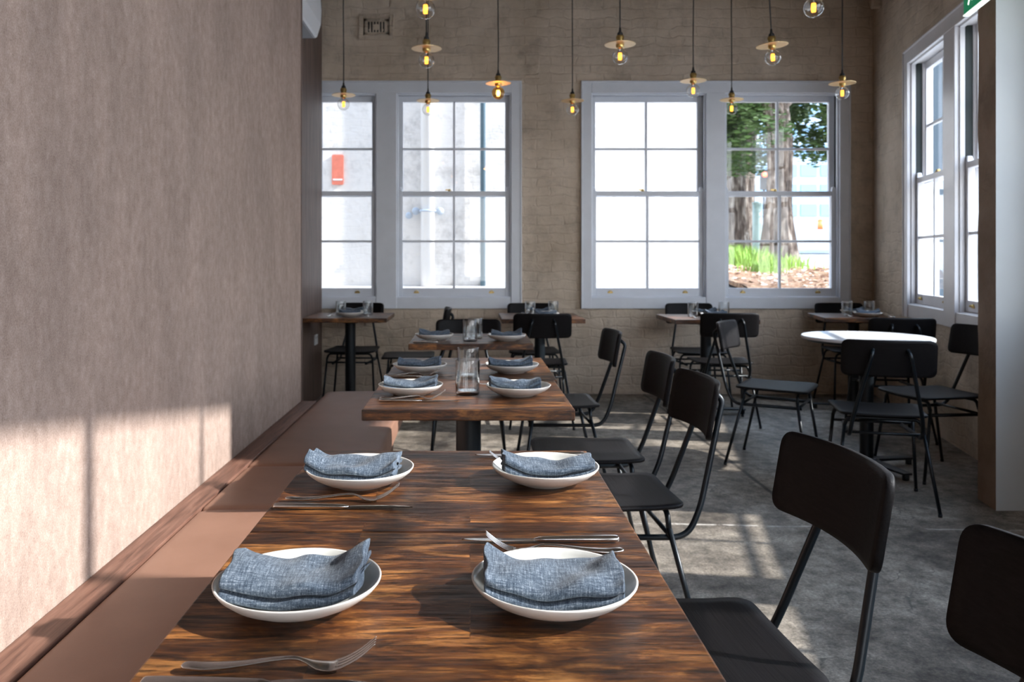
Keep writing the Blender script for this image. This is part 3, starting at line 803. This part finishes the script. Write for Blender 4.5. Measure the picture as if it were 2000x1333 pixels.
CUTL = [  # kind, handle end x, y, dir deg, words
 ('f', -.3055, .868, 2, 'lying before the bench side plate, nearest table'),
 ('k', -.335, .836, 0, 'at the near edge of the nearest table, bench side'),
 ('f', -.333, 1.478, 2, 'before the bench side plate, far table of the front pair'),
 ('k', -.344, 1.437, 0, 'before the bench side plate, far table of the front pair'),
 ('f', .228, 1.214, 178, 'behind the chair side plate, nearest table'),
 ('k', .230, 1.268, 180, 'behind the chair side plate, nearest table'),
 ('f', .245, 1.735, 178, 'behind the chair side napkin, far table of the front pair'),
 ('k', .254, 1.820, 180, 'at the far edge of the far table of the front pair, chair side'),
 ('f', -.282, 2.555, 2, 'before the bench side plate, near table of the middle pair'),
 ('k', -.280, 2.520, 0, 'before the bench side plate, near table of the middle pair'),
 ('f', .27, 2.82, 178, 'behind the chair side plate, near table of the middle pair'),
 ('k', .27, 2.86, 180, 'behind the chair side plate, near table of the middle pair'),
 ('f', -.320, 3.075, 2, 'before the bench side plate, far table of the middle pair'),
 ('k', -.310, 3.045, 0, 'before the bench side plate, far table of the middle pair'),
 ('f', .28, 3.36, 178, 'behind the chair side plate, far table of the middle pair'),
 ('k', .28, 3.40, 180, 'behind the chair side plate, far table of the middle pair'),
 ('f', -.300, 4.345, 2, 'before the bench side plate, small table beyond the bench'),
 ('k', -.300, 4.315, 0, 'before the bench side plate, small table beyond the bench'),
 ('f', .31, 4.60, 178, 'behind the chair side plate, small table beyond the bench'),
 ('k', .31, 4.63, 180, 'behind the chair side plate, small table beyond the bench'),
 ('f', -1.085, 6.24, 85, 'left of the plates on the table by the partition'),
 ('k', -.775, 6.24, 95, 'right of the plates on the table by the partition'),
 ('f', .40, 6.14, 88, 'left of the plates on the table by the brick pier'),
 ('k', .74, 6.14, 92, 'right of the plates on the table by the brick pier'),
 ('f', 1.68, 6.06, 88, 'left of the plates on the table below the window post'),
 ('k', 2.00, 6.06, 92, 'right of the plates on the table below the window post'),
 ('f', 2.90, 6.22, 80, 'left of the plates on the far corner table'),
 ('k', 3.20, 6.18, 80, 'right of the plates on the far corner table'),
]
for (k, x, y, a, w) in CUTL:
    lab = ('steel fork ' if k == 'f' else 'steel knife ')+w
    if k == 'f':
        if fork0 is None: fork0 = make_fork(lab); freeze(fork0); o = fork0
        else: o = dup(fork0, (0,0,0), 0, lab)
    else:
        if knife0 is None: knife0 = make_knife(lab); freeze(knife0); o = knife0
        else: o = dup(knife0, (0,0,0), 0, lab)
    o.location = (x, y, TZ); o.rotation_euler = (0, 0, D(a)); o['group'] = 'forks on the tables' if k == 'f' else 'knives on the tables'
tum0 = None
for (x, y, w) in [(-.008, 2.665, 'nearer of the two tumblers on the near table of the middle pair'), (-.007, 2.985-.0, 'farther of the two tumblers at the middle tables'),
    (.001, 4.42, 'nearer tumbler on the small table beyond the bench'), (.030, 4.56, 'farther tumbler on the small table beyond the bench'),
    (-1.02, 6.47, 'left tumbler on the table by the partition'), (-.81, 6.50, 'right tumbler on the table by the partition'),
    (.47, 6.40, 'left tumbler on the table by the brick pier'), (.655, 6.44, 'right tumbler on the table by the brick pier'),
    (1.72, 6.32, 'left tumbler on the table below the window post'), (1.965, 6.34, 'right tumbler on the table below the window post'),
    (2.955, 6.42, 'left tumbler on the far corner table'), (3.13, 6.42, 'right tumbler on the far corner table')]:
    lab = 'clear straight glass, '+w
    if tum0 is None: tum0 = make_tumbler(lab); o = tum0
    else: o = tum0.copy(); COL.objects.link(o); o['label'] = lab
    if abs(y-2.985) < 1e-6: y = 3.03
    o.location = (x, y, TZ); o['group'] = 'water tumblers'

# ---------------------------------------------------------------- pendant lamps
FIL = mat_emit('glowing_filament', (1.0, .40, .045), 2.6); FILB = mat_emit('bright_filament', (1.0, .60, .18), 12)
def make_pendant(label, bright=False):
    t = thing('pendant_lamp', label, 'lamp')
    ctop = ZC-2.30
    b = MB(); b.tube([(.0, 0, .062), (.001, 0, .25), (-.002, .001, .6), (.0015, 0, 1.0), (0, 0, ctop-.02)], .0036, 8); b.build('cord', BLACKR, parent=t)
    b = MB(); b.lathe([(0, ctop-.03), (.045, ctop-.03), (.05, ctop), (0, ctop)], 24); b.build('ceiling_rose', BLACKR, parent=t)
    b = MB(); b.lathe([(.005, .085), (.007, .066), (.013, .060), (.015, .050), (.015, .044), (0, .044)], 18); b.build('cord_grip', BLACKR, parent=t)
    b = MB(); b.lathe([(0, .046), (.018, .046), (.021, .040), (.021, .028), (.018, .025), (.018, .008), (.021, .004), (.021, -.012), (.017, -.018), (0, -.018)], 24); b.build('lamp_socket', BRASS, parent=t, autosmooth=40)
    b = MB(); b.lathe([(.018, .0015), (.080, .0015), (.0805, 0), (.080, -.0015), (.018, -.0015)], 48)
    b.build('disc_shade', DISC, parent=t, autosmooth=40)
    prof = [(.0125, -.016), (.0135, -.024)]
    for k in range(15):
        a = math.radians(150-150*k/14); prof.append((.041*math.sin(a)+1e-5*(k == 14), -.062+.041*math.cos(a)*-1*(-1) if False else -.062+.041*math.cos(math.radians(20+160*k/14))))
        prof[-1] = (max(.041*math.sin(math.radians(20+160*k/14)), 0), prof[-1][1])
    g = MB(); g.lathe(prof, 32)
    bulb = g.build('bulb', BULBA if bright else BULBG, parent=t, merge=True)
    f = MB()
    for k in range(12):
        a = 2*PI*k/12
        f.tube([(.0075*math.cos(a), .0075*math.sin(a), -.044), (.0085*math.cos(a+.15), .0085*math.sin(a+.15), -.062), (.0075*math.cos(a), .0075*math.sin(a), -.080)], .0019 if not bright else .0022, 5)
    f.build('filament', FILB if bright else FIL, parent=bulb)
    if bright:
        ld = bpy.data.lights.new('lamp_light', 'POINT'); ld.energy = 1.6; ld.color = (1, .55, .18); ld.shadow_soft_size = .015
        lo_ = bpy.data.objects.new('lamp_light', ld); COL.objects.link(lo_); lo_.parent = t; lo_.location = (0, 0, -.062)
    s = MB(); s.tube([(0,0,-.016), (0,0,-.05)], .003, 8); s.build('glass_stem', GLASS, parent=bulb)
    return t
PEND = [  # px of disc centre, py
 (671, 186, 'over the far left window, beside the timber partition'),
 (833, 95, 'largest with visible disc over the left window pair'),
 (836, 197, 'smallest of the three hanging in line left of the lit one'),
 (973, 163, None),
 (1118, 197, 'hanging by the brick pier at the right window frame'),
 (1211, 87, 'high in front of the blank wall over the third window'),
 (1354, 158, 'in front of the post top between third and fourth windows'),
 (1429, 195, 'small, against the upper corner of the window with the tree'),
 (1508, 89, 'with a tilted disc, high above the window with the tree'),
 (1645, 163, 'at the upper right corner of the window with the tree'),
]
base = None
def pz(x, y, tz): pass
for (px, py, w) in PEND:
    d = (2.30-H)*F/(CY-py); x = px2x(px, d)
    if w is None:
        o = make_pendant('pendant lamp with a brightly lit amber bulb under a glowing disc', True); o.location = (x, d, 2.30)
    else:
        lab = 'brass disc pendant lamp '+w
        if base is None: base = make_pendant(lab); freeze(base); o = base; o.location = (x, d, 2.30)
        else: o = dup(base, (x, d, 2.30), random.Random(px).uniform(0, 6), lab)
        if px == 1508: o.rotation_euler = (0, D(-3.5), 0)
    o['group'] = 'brass disc pendant lamps'
for (px, py, w) in ((831, 18, 'above the left window pair'), (1589, 15, 'above the fourth window')):
    d = (2.238-H)*F/(CY-py); x = px2x(px, d)
    o = dup(base, (x, d, 2.30), 1.0, 'brass pendant lamp showing only its bulb '+w); o['group'] = 'brass disc pendant lamps'

# ---------------------------------------------------------------- wall fittings
# air conditioner
ac = thing('air_conditioner', 'white split air conditioner high on the dark timber partition', 'air conditioner', (-1.298, 5.15, 2.806))
b = MB(); pr_ = [(0, 0), (.168, 0), (.180, .01), (.207, .10), (.212, .20), (.205, .29), (.0, .30)]
b.rings([[(x, 0, z) for x, z in pr_], [(x, .85, z) for x, z in pr_]], 0, False, True); b.build('casing', WHITEP, parent=ac, bevel=.008)
b = MB(); b.add([(.05,.04,-.004),(.155,.04,-.004),(.155,.81,-.004),(.05,.81,-.004),(.05,.04,-.012),(.16,.04,-.010),(.16,.81,-.010),(.05,.81,-.012)], [(0,1,2,3),(4,7,6,5),(0,4,5,1),(3,2,6,7)]); b.build('louver', GREYP, parent=ac)
b = MB(); b.box(.01, .09, .849, .854, .04, .10); b.build('vent_slot', BLACKR, parent=ac)
b = MB(); b.box(.0, .05, .80, .84, -.075, -.0); b.build('pipe_cover', BLACKR, parent=ac)
# power outlet
po = thing('power_outlet', 'white double power outlet low on the dark timber partition', 'power outlet', (-1.2995, 6.88, .47))
b = MB(); b.box(0, .012, -.06, .06, 0, .085); b.build('face_plate', WHITEP, parent=po, bevel=.004)
b = MB()
for yy in (-.035, .035): b.box(.012, .015, yy-.009, yy+.009, .055, .070)
b.build('switch', GREYP, parent=po)
# air vent in the back wall
av = thing('air_vent', 'cream painted ornate air vent high on the back brick wall', 'vent', (wx(735), YB, 3.236))
b = MB(); W_, H_ = .155, .115; th = .022
def fr(x0,x1,z0,z1,y): return [(x0,y,z0),(x1,y,z0),(x1,y,z1),(x0,y,z1)]
b.rings([fr(-W_,W_,-H_,H_,.002), fr(-W_+.004,W_-.004,-H_+.004,H_-.004,-th), fr(-W_+.035,W_-.035,-H_+.033,H_-.033,-th+.003), fr(-W_+.040,W_-.040,-H_+.038,H_-.038,-.008)], 0, False, False)
b.build('vent_frame', BRICK, parent=av)
b = MB(); b.box(-.112,.112,-.0075,-.004,-.074,.074); b.build('vent_backing', BLACKR, parent=av)
b = MB()
for k in range(9):
    x = -.105+k*.02625; b.box(x-.006, x+.006, -.014, -.006, -.075, .075)
b.box(-.112, .112, -.014, -.006, .045, .078); b.box(-.112, .112, -.014, -.006, -.078, -.048); b.box(-.112,-.085,-.014,-.006,-.07,.07); b.box(.085,.112,-.014,-.006,-.07,.07)
b.lathe([(0, 0), (.03, 0), (.026, .006), (0, .008)], 20, M=Matrix.Translation((0, -.012, -.004)) @ Matrix.Rotation(PI/2, 4, 'X'))
b.lathe([(0, 0), (.012, 0), (.008, .008), (0, .01)], 16, M=Matrix.Translation((-.055, -.012, -.03)) @ Matrix.Rotation(PI/2, 4, 'X'))
b.lathe([(0, 0), (.012, 0), (.008, .008), (0, .01)], 16, M=Matrix.Translation((.055, -.012, -.03)) @ Matrix.Rotation(PI/2, 4, 'X'))
b.build('grille', BRICK, parent=av, bevel=.002)
# exit sign
GREEN = mat_emit('green_exit_sign', (.0, .17, .07), .55); SIGNW = mat_emit('white_exit_sign', (.75, .85, .80), 1.1)
Ms = Matrix.Translation((2.29, 3.80, 2.312)) @ Matrix(((-ux.x, ox.x, 0, 0), (-ux.y, ox.y, 0, 0), (0, 0, 1, 0), (0, 0, 0, 1)))
es = thing('exit_sign', 'green and white hanging exit sign with a running figure', 'sign'); es.matrix_world = Ms
b = MB(); b.box(0, .38, 0, .022, .006, .19); b.build('sign_panel', GREEN, parent=es)
b = MB(); b.box(-.001, .381, -.002, .024, 0, .006); b.box(-.001,.381,-.002,.024,.19,.20); b.build('sign_rim', SIGNW, parent=es)
b = MB()
for xx in (.08, .30): b.tube([(xx, .011, .20), (xx, .011, ZC-2.312)], .004, 8)
b.build('hanging_rod', WHITEP, parent=es)
g = MB()
def poly(pts, y=-.0015):
    n = len(pts); g.add([(x, y, z) for x, z in pts]+[(x, .0005, z) for x, z in pts], [tuple(range(n)), tuple(range(2*n-1, n-1, -1))]+[(i, (i+1) % n, n+(i+1) % n, n+i) for i in range(n)])
# running figure, seen from the room (u grows towards the viewer)
poly([(.052,.040),(.064,.034),(.082,.060),(.074,.070)]); poly([(.074,.066),(.088,.060),(.112,.100),(.092,.108)])
poly([(.100,.060),(.112,.058),(.118,.082),(.106,.100),(.096,.094)]); poly([(.098,.046),(.126,.042),(.128,.052),(.102,.062)])
poly([(.088,.098),(.116,.096),(.120,.135),(.098,.140)]); poly([(.060,.104),(.066,.096),(.096,.122),(.094,.134)]); poly([(.118,.130),(.140,.104),(.148,.110),(.124,.142)])
poly([(.108+.012*math.cos(a*PI/6), .157+.012*math.sin(a*PI/6)) for a in range(12)])
poly([(.19,.07),(.23,.07),(.23,.05),(.27,.09),(.23,.13),(.23,.11),(.19,.11)])
g.build('running_figure', SIGNW, parent=es)

# ---------------------------------------------------------------- outside
ASPH = simple('grey_asphalt', (.20,.21,.225), .9, 0, .2, 3, .1); PAVE = simple('pale_concrete_paving', (.40,.39,.38), .9, 0, .2, 3, .06)
def gz(y): return .80+(y-7.5)*.043 if y < 13 else 1.037+(y-13)*.06
b = MB(); v = []; f = []; ys = [7.56, 9, 11, 13, 16, 20, 25, 35, 60, 90]; xs = [-14, 2, 6, 12, 30, 60]
for y in ys:
    for x in xs: v.append((x, y, gz(y)))
for j in range(len(ys)-1):
    for i in range(len(xs)-1):
        a = j*len(xs)+i; f.append((a, a+1, a+len(xs)+1, a+len(xs)))
b.add(v, f); o = b.build('ground_paving', PAVE); tag(o, kind='structure')
b = MB(); b.add([(5.9+.0,17.5,gz(17.5)+.02),(40,15,gz(15)+.02),(40,58,gz(58)+.02),(9,58,gz(58)+.02)], [(0,1,2,3)]); o = b.build('road', ASPH); tag(o, kind='structure')
# street beside the right wall (flat, lower)
b = MB(); b.add([(1.2,-14,-.15),(40,-14,-.15),(40,7.54,-.1),(4.6,7.54,-.1)], [(0,1,2,3)]); b.add([(4.6,7.54,-.1),(40,7.54,-.1),(40,7.56,.8),(4.6,7.56,.8)], [(0,1,2,3)]); b.add([(-10,-14,-.15),(1.2,-14,-.15),(1.4,-4.2,-.15),(-10,-4.2,-.15)], [(0,1,2,3)])
o = b.build('pavement', PAVE); tag(o, kind='structure')
# neighbour's wall
NY = 9.5
b = MB(); b.box(-12, 2.86, NY, NY+6, -.2, 9); b.box(px2x(885, NY), 2.875, NY-.03, NY, -.2, H-(540-CY)*NY/F); o = b.build('wall_neighbour', NBRICK); tag(o, kind='structure')
dp = thing('drainpipe', 'white round drainpipe on the white brick wall outside', 'pipe', (px2x(836, NY), NY-.088, .7))
b = MB(); b.tube([(0,0,0), (0,0,8)], .078, 20); b.build('pipe', simple('white_pipe_paint', (.92,.92,.92), .5), parent=dp)
b = MB(); zb = H+(CY-413)*NY/F-.7
b.rings([[(-.15,.07,zb-.02),(-.15,.05,zb-.02),(-.15,.05,zb+.02),(-.15,.07,zb+.02)],[(.15,.07,zb-.02),(.15,.05,zb-.02),(.15,.05,zb+.02),(.15,.07,zb+.02)]], 0, False)
b.tube([(0.088*math.cos(a), .088*math.sin(a), zb) for a in [PI*1.0+PI*k/10 for k in range(11)]], .012, 6)
for s in (-1, 1): b.lathe([(0, 0), (.045, 0), (.04, .02), (0, .02)], 14, M=Matrix.Translation((s*.14, .05, zb)) @ Matrix.Rotation(PI/2, 4, 'X'))
b.lathe([(0, 0), (.04, 0), (.035, .02), (0, .02)], 14, M=Matrix.Translation((-.22, .06, zb-.05)) @ Matrix.Rotation(PI/2, 4, 'X'))
b.build('pipe_bracket', simple('galvanised_bracket', (.50,.58,.68), .5, .2), parent=dp)
b = MB(); b.tube([(px2x(943, 9.46), 9.435, .6), (px2x(943, 9.46), 9.435, 8)], .030, 12); o = b.build('service_pole', simple('blue_grey_pole', (.10,.17,.22), .5)); tag(o, 'thin dark blue-grey vertical pipe on the white wall outside', 'pipe')
wsn = thing('wall_sign', 'faded red sign on the white brick wall outside the left window', 'sign', (px2x(660, NY), NY-.012, H+(CY-332)*NY/F))
b = MB(); o_ = rr_outline(.135, .135, -.175, .175, .02, 4); b.rings([[(x, -.006, z) for x, z in o_], [(x, .006, z) for x, z in o_]], 0, False); b.build('sign_board', simple('faded_red_paint', (.68,.20,.14), .6, 0, .4, 12, .15), parent=wsn)
b = MB(); b.box(-.055, .055, -.009, -.004, -.125, -.105); b.build('white_strip', WHITEP, parent=wsn)

# mound with mulch, grass, trees
rnd = random.Random(7)
MUL = mat_mulch(); BARK = mat_bark(); LEAF = simple('dark_green_leaves', (.045,.085,.020), .6, 0, .3, 3, .5); LEAF2 = simple('bright_green_leaves', (.20,.34,.05), .6, 0, .3, 3, .4)
def mound_z(x, y):
    e = ((x-3.6)/2.6)**2+((y-11)/3.2)**2
    return gz(y)+.015+.10*max(0, 1-e)+.03*noise.noise(Vector((x*2, y*2, 0)))
b = MB(); v = []; f = []; nx, ny = 44, 44
for j in range(ny+1):
    for i in range(nx+1):
        th_ = 2*PI*i/nx; r = j/ny; x = 3.45+2.25*r*math.cos(th_); y = 10.9+3.1*r*math.sin(th_)
        x = max(x, 2.9); v.append((x, y, mound_z(x, y)-.05*(j == ny)))
for j in range(ny):
    for i in range(nx): a = j*(nx+1)+i; f.append((a, a+1, a+nx+2, a+nx+1))
b.add(v, f, 0, True); o = b.build('mulch_bed', MUL); tag(o, 'bed of brown leaf mulch under the tree outside', 'mulch', kind='stuff')
b = MB()
for k in range(2600):
    r = math.sqrt(rnd.random()); a = rnd.uniform(0, 2*PI); x = 3.45+2.2*r*math.cos(a); y = 10.7+2.9*r*math.sin(a)
    if x < 3.0: continue
    z = mound_z(x, y)+.012; M = Matrix.Translation((x, y, z)) @ Matrix.Rotation(rnd.uniform(0, PI), 4, 'Z') @ Matrix.Rotation(rnd.uniform(-.8, .8), 4, 'X'); l = rnd.uniform(.02, .05); w = l*.4
    b.add([(-l, 0, 0), (0, -w, .004), (l, 0, 0), (0, w, .004)], [(0,1,2,3)], rnd.randrange(3), False, M)
o = b.build('leaf_litter', [simple('dry_leaf', (.55,.36,.24), .9), simple('dark_leaf', (.16,.09,.06), .9), simple('pale_leaf', (.78,.66,.54), .9)]); tag(o, 'scattered dry leaves on the mulch bed outside', 'leaves', kind='stuff')
def grass(cx_, cy_, n, sx, sy, h, label, seed):
    rr_ = random.Random(seed); b = MB()
    for k in range(n):
        x = cx_+rr_.gauss(0, sx); y = cy_+rr_.gauss(0, sy); z = mound_z(x, y); hh = h*rr_.uniform(.5, 1.1); an = rr_.uniform(0, 2*PI); w = .008
        dx, dy = math.cos(an)*hh*.35, math.sin(an)*hh*.35
        b.add([(x-w, y, z-.02), (x+w, y, z-.02), (x+dx*.4+w*.7, y+dy*.4, z+hh*.6), (x+dx*.4-w*.7, y+dy*.4, z+hh*.6), (x+dx, y+dy, z+hh)], [(0,1,2,3), (3,2,4)])
    o = b.build('grass', LEAF2); tag(o, label, 'grass', kind='stuff')
grass(3.98, 12.2, 700, .20, .30, .30, 'tall green grass at the left of the tree outside', 1)
grass(3.75, 10.4, 250, .10, .15, .14, 'short green weeds at the front of the mulch bed', 2)
grass(4.25, 11.4, 260, .18, .2, .20, 'green tuft in the middle of the mulch bed', 3)
def trunk(b, pts, rad, n=28, seed=0):
    P = sm([tuple(p)+(r,) for p, r in zip(pts, rad)], 40); rs = []
    for i, (x, y, z, r) in enumerate(P):
        row = []
        for k in range(n):
            a = 2*PI*k/n; q = r*(1+.22*noise.noise(Vector((math.cos(a)*2.2, math.sin(a)*2.2, z*.7+seed)))+.16*math.sin(a*5+seed+z*.8)+.08*math.sin(a*9+z*2))
            row.append((x+q*math.cos(a), y+q*math.sin(a), z))
        rs.append(row)
    b.rings(rs, 0, True, True)
def foliage(name, parent, blobs, per, mat, seed, size=(.05, .12)):
    rr_ = random.Random(seed); b = MB()
    for (x, y, z, sx, sy, sz) in blobs:
        for k in range(per):
            p = Vector((rr_.gauss(0, 1), rr_.gauss(0, 1), rr_.gauss(0, 1))); p.normalize(); p *= rr_.random()**.4
            M = Matrix.Translation((x+p.x*sx, y+p.y*sy, z+p.z*sz)) @ Matrix.Rotation(rr_.uniform(0, 2*PI), 4, 'Z') @ Matrix.Rotation(rr_.uniform(0, PI), 4, 'X'); l = rr_.uniform(*size); w = l*.35
            b.add([(-l, 0, 0), (0, -w, .01), (l, 0, 0), (0, w, .01)], [(0,1,2,3)], 0, False, M)
    return b.build(name, mat, parent=parent)
tr = thing('tree', 'twin-trunked tree with pale peeling bark outside the fourth window', 'tree', (4.9, 13, 1.0))
b = MB(); trunk(b, [(-.20, 0, -.05), (-.16, 0, .5), (-.10, 0, 1.2), (-.12, 0, 2.2), (-.30, 0, 3.4), (-.5, 0, 5)], [.16, .10, .085, .08, .08, .07], seed=1); b.build('trunk', BARK, parent=tr)
b = MB(); trunk(b, [(.12, .0, -.05), (.10, 0, .4), (.06, 0, 1.0), (.10, 0, 2.0), (.02, 0, 3.2), (.5, .1, 5)], [.22, .155, .13, .115, .12, .1], seed=3); b.build('trunk', BARK, parent=tr)
b = MB(); trunk(b, [(.05, 0, 2.6), (.5, .1, 3.0), (1.1, .2, 3.3), (2.0, .2, 3.6)], [.09, .07, .05, .03], 14, 5)
b.build('branch', BARK, parent=tr)
bl = []
rr2 = random.Random(12)
for k in range(34): bl.append((rr2.uniform(-.75, -.05), rr2.uniform(-.3, 2.2), rr2.uniform(1.85, 4.2), .42, .5, .33))
for k in range(34): bl.append((rr2.uniform(.4, 2.2), rr2.uniform(-.2, 1.6), rr2.uniform(1.75, 4.0), .36, .4, .30))
foliage('crown', tr, bl, 330, LEAF, 3, (.035, .085))
t2 = thing('tree', 'thick dark trunk at the left edge of the fourth window outside', 'tree', (5.28, 16, gz(16)))
b = MB(); trunk(b, [(0, 0, -.2), (-.02, 0, .8), (.0, 0, 1.8), (.05, 0, 3), (.2, 0, 5)], [.34, .27, .25, .24, .2], seed=8); b.build('trunk', BARK, parent=t2)
foliage('crown', t2, [(rr2.uniform(-1.5, 1.6), rr2.uniform(-1, 1), rr2.uniform(2.6, 4.8), .55, .5, .4) for k in range(30)], 200, LEAF, 5)
pb = MB(); pb.tube([(0,0,0), (0,0,1.0)], .085, 16); pb.lathe([(0,1.0),(.09,1.0),(.09,1.03),(0,1.05)], 16)
o = pb.build('bollard', simple('grey_green_post', (.22,.30,.27), .5), loc=(px2x(1479, 15), 15, gz(15)+.05)); tag(o, 'grey-green round post between the tree trunks outside', 'post')
# far buildings and street things
BLUE = simple('pale_blue_cladding', (.36,.46,.56), .5, 0, .5, .4, .15); BLUE2 = simple('blue_window_glass', (.16,.30,.44), .2)
fb = thing('office_building', 'distant pale blue office building up the street', 'building', (29, 62, 4))
b = MB(); b.box(-9, 7, 0, 10, -2, 22); b.build('facade', BLUE, parent=fb)
for k in range(14):
    b = MB(); [b.box(-8.5+q*1.5, -7.3+q*1.5, -.1, 0, .5+k*1.5, 1.4+k*1.5) for q in range(10)]; b.build('window_band', BLUE2, parent=fb)
wb = thing('apartment_building', 'distant white building with dark windows up the street', 'building', (15.2, 64, 4))
b = MB(); b.box(-6, 3.5, 0, 8, -2, 20); b.build('facade', simple('white_render', (.50,.50,.50), .7), parent=wb)
for k in range(7):
    for q in range(4):
        b = MB(); b.box(-5+q*2.1, -3.8+q*2.1, -.1, 0, 1+k*2.8, 2.6+k*2.8); b.build('window', BLUE2, parent=wb)
b = MB(); b.tube([(0,0,0),(0,0,.42)], .13, 12); b.lathe([(.13,.42),(.11,.50),(0,.54)], 12)
o = b.build('person_stand_in', simple('safety_orange', (.95,.20,.05), .5), loc=(px2x(1602, 40), 40, gz(40))); tag(o, 'orange post standing in for a person on the distant road', 'post')  # plain orange post put in place of a person in orange
tl = thing('traffic_light', 'distant traffic light showing red between the trunks', 'traffic light', (px2x(1492, 38), 38, gz(38)))
b = MB(); b.tube([(0,0,0),(0,0,1.9)], .06, 8); b.build('pole', BLACKR, parent=tl)
b = MB(); b.box(-.16, .16, -.1, .1, 1.9, 2.8); b.build('signal_box', BLACKR, parent=tl)
b = MB(); b.lathe([(0,0),(.12,0),(.09,.05),(0,.06)], 14, M=Matrix.Translation((0,-.1,2.6)) @ Matrix.Rotation(PI/2, 4, 'X')); b.build('red_lamp', mat_emit('red_signal', (1,.08,.03), 6), parent=tl)

# right side street: posts, tree, building across
NAVY = simple('dark_blue_post_paint', (.045,.075,.105), .5)
for (px, d, w, lab) in ((1820, 7.0, .15, 'dark blue veranda post seen through the first side window'), (1838, 7.9, .05, 'thin dark blue veranda post beside the mullion of the side windows'), (1898, 6.6, .05, 'dark blue veranda post seen through the second side window')):
    x = px2x(px, d); b = MB(); b.box(-w/2, w/2, -w/2, w/2, 0, 3.1); b.box(-w/2-.02, w/2+.02, -w/2-.02, w/2+.02, 0, .15)
    o = b.build('veranda_post', NAVY, loc=(x, d, -.12), bevel=.005); tag(o, lab, 'post', 'veranda posts in the side street')
sb = thing('brick_terrace', 'pale brick building across the side street', 'building', (19, 16, -.2))
b = MB(); b.box(0, 8, -22, 14, 0, 5.2); b.build('facade', simple('pale_pink_brick', (.72,.62,.58), .85, 0, .2, 2, .1), parent=sb)
for k in range(8):
    b = MB(); b.box(-.08, 0, -20+k*4, -18.4+k*4, 1.2, 3.2); b.build('window', BLUE2, parent=sb)
t3 = thing('tree', 'leafy green street tree seen through the side windows', 'tree', (11.2, 16.8, .0))
b = MB(); trunk(b, [(0,0,-.1),(.03,0,1.5),(0,0,3)], [.2,.14,.1], 14, 2); b.build('trunk', BARK, parent=t3)
foliage('crown', t3, [(rr2.uniform(-1.2, 1.2), rr2.uniform(-1.2, 1.2), rr2.uniform(2.6, 4.6), .6, .6, .5) for k in range(16)], 160, LEAF2, 9)
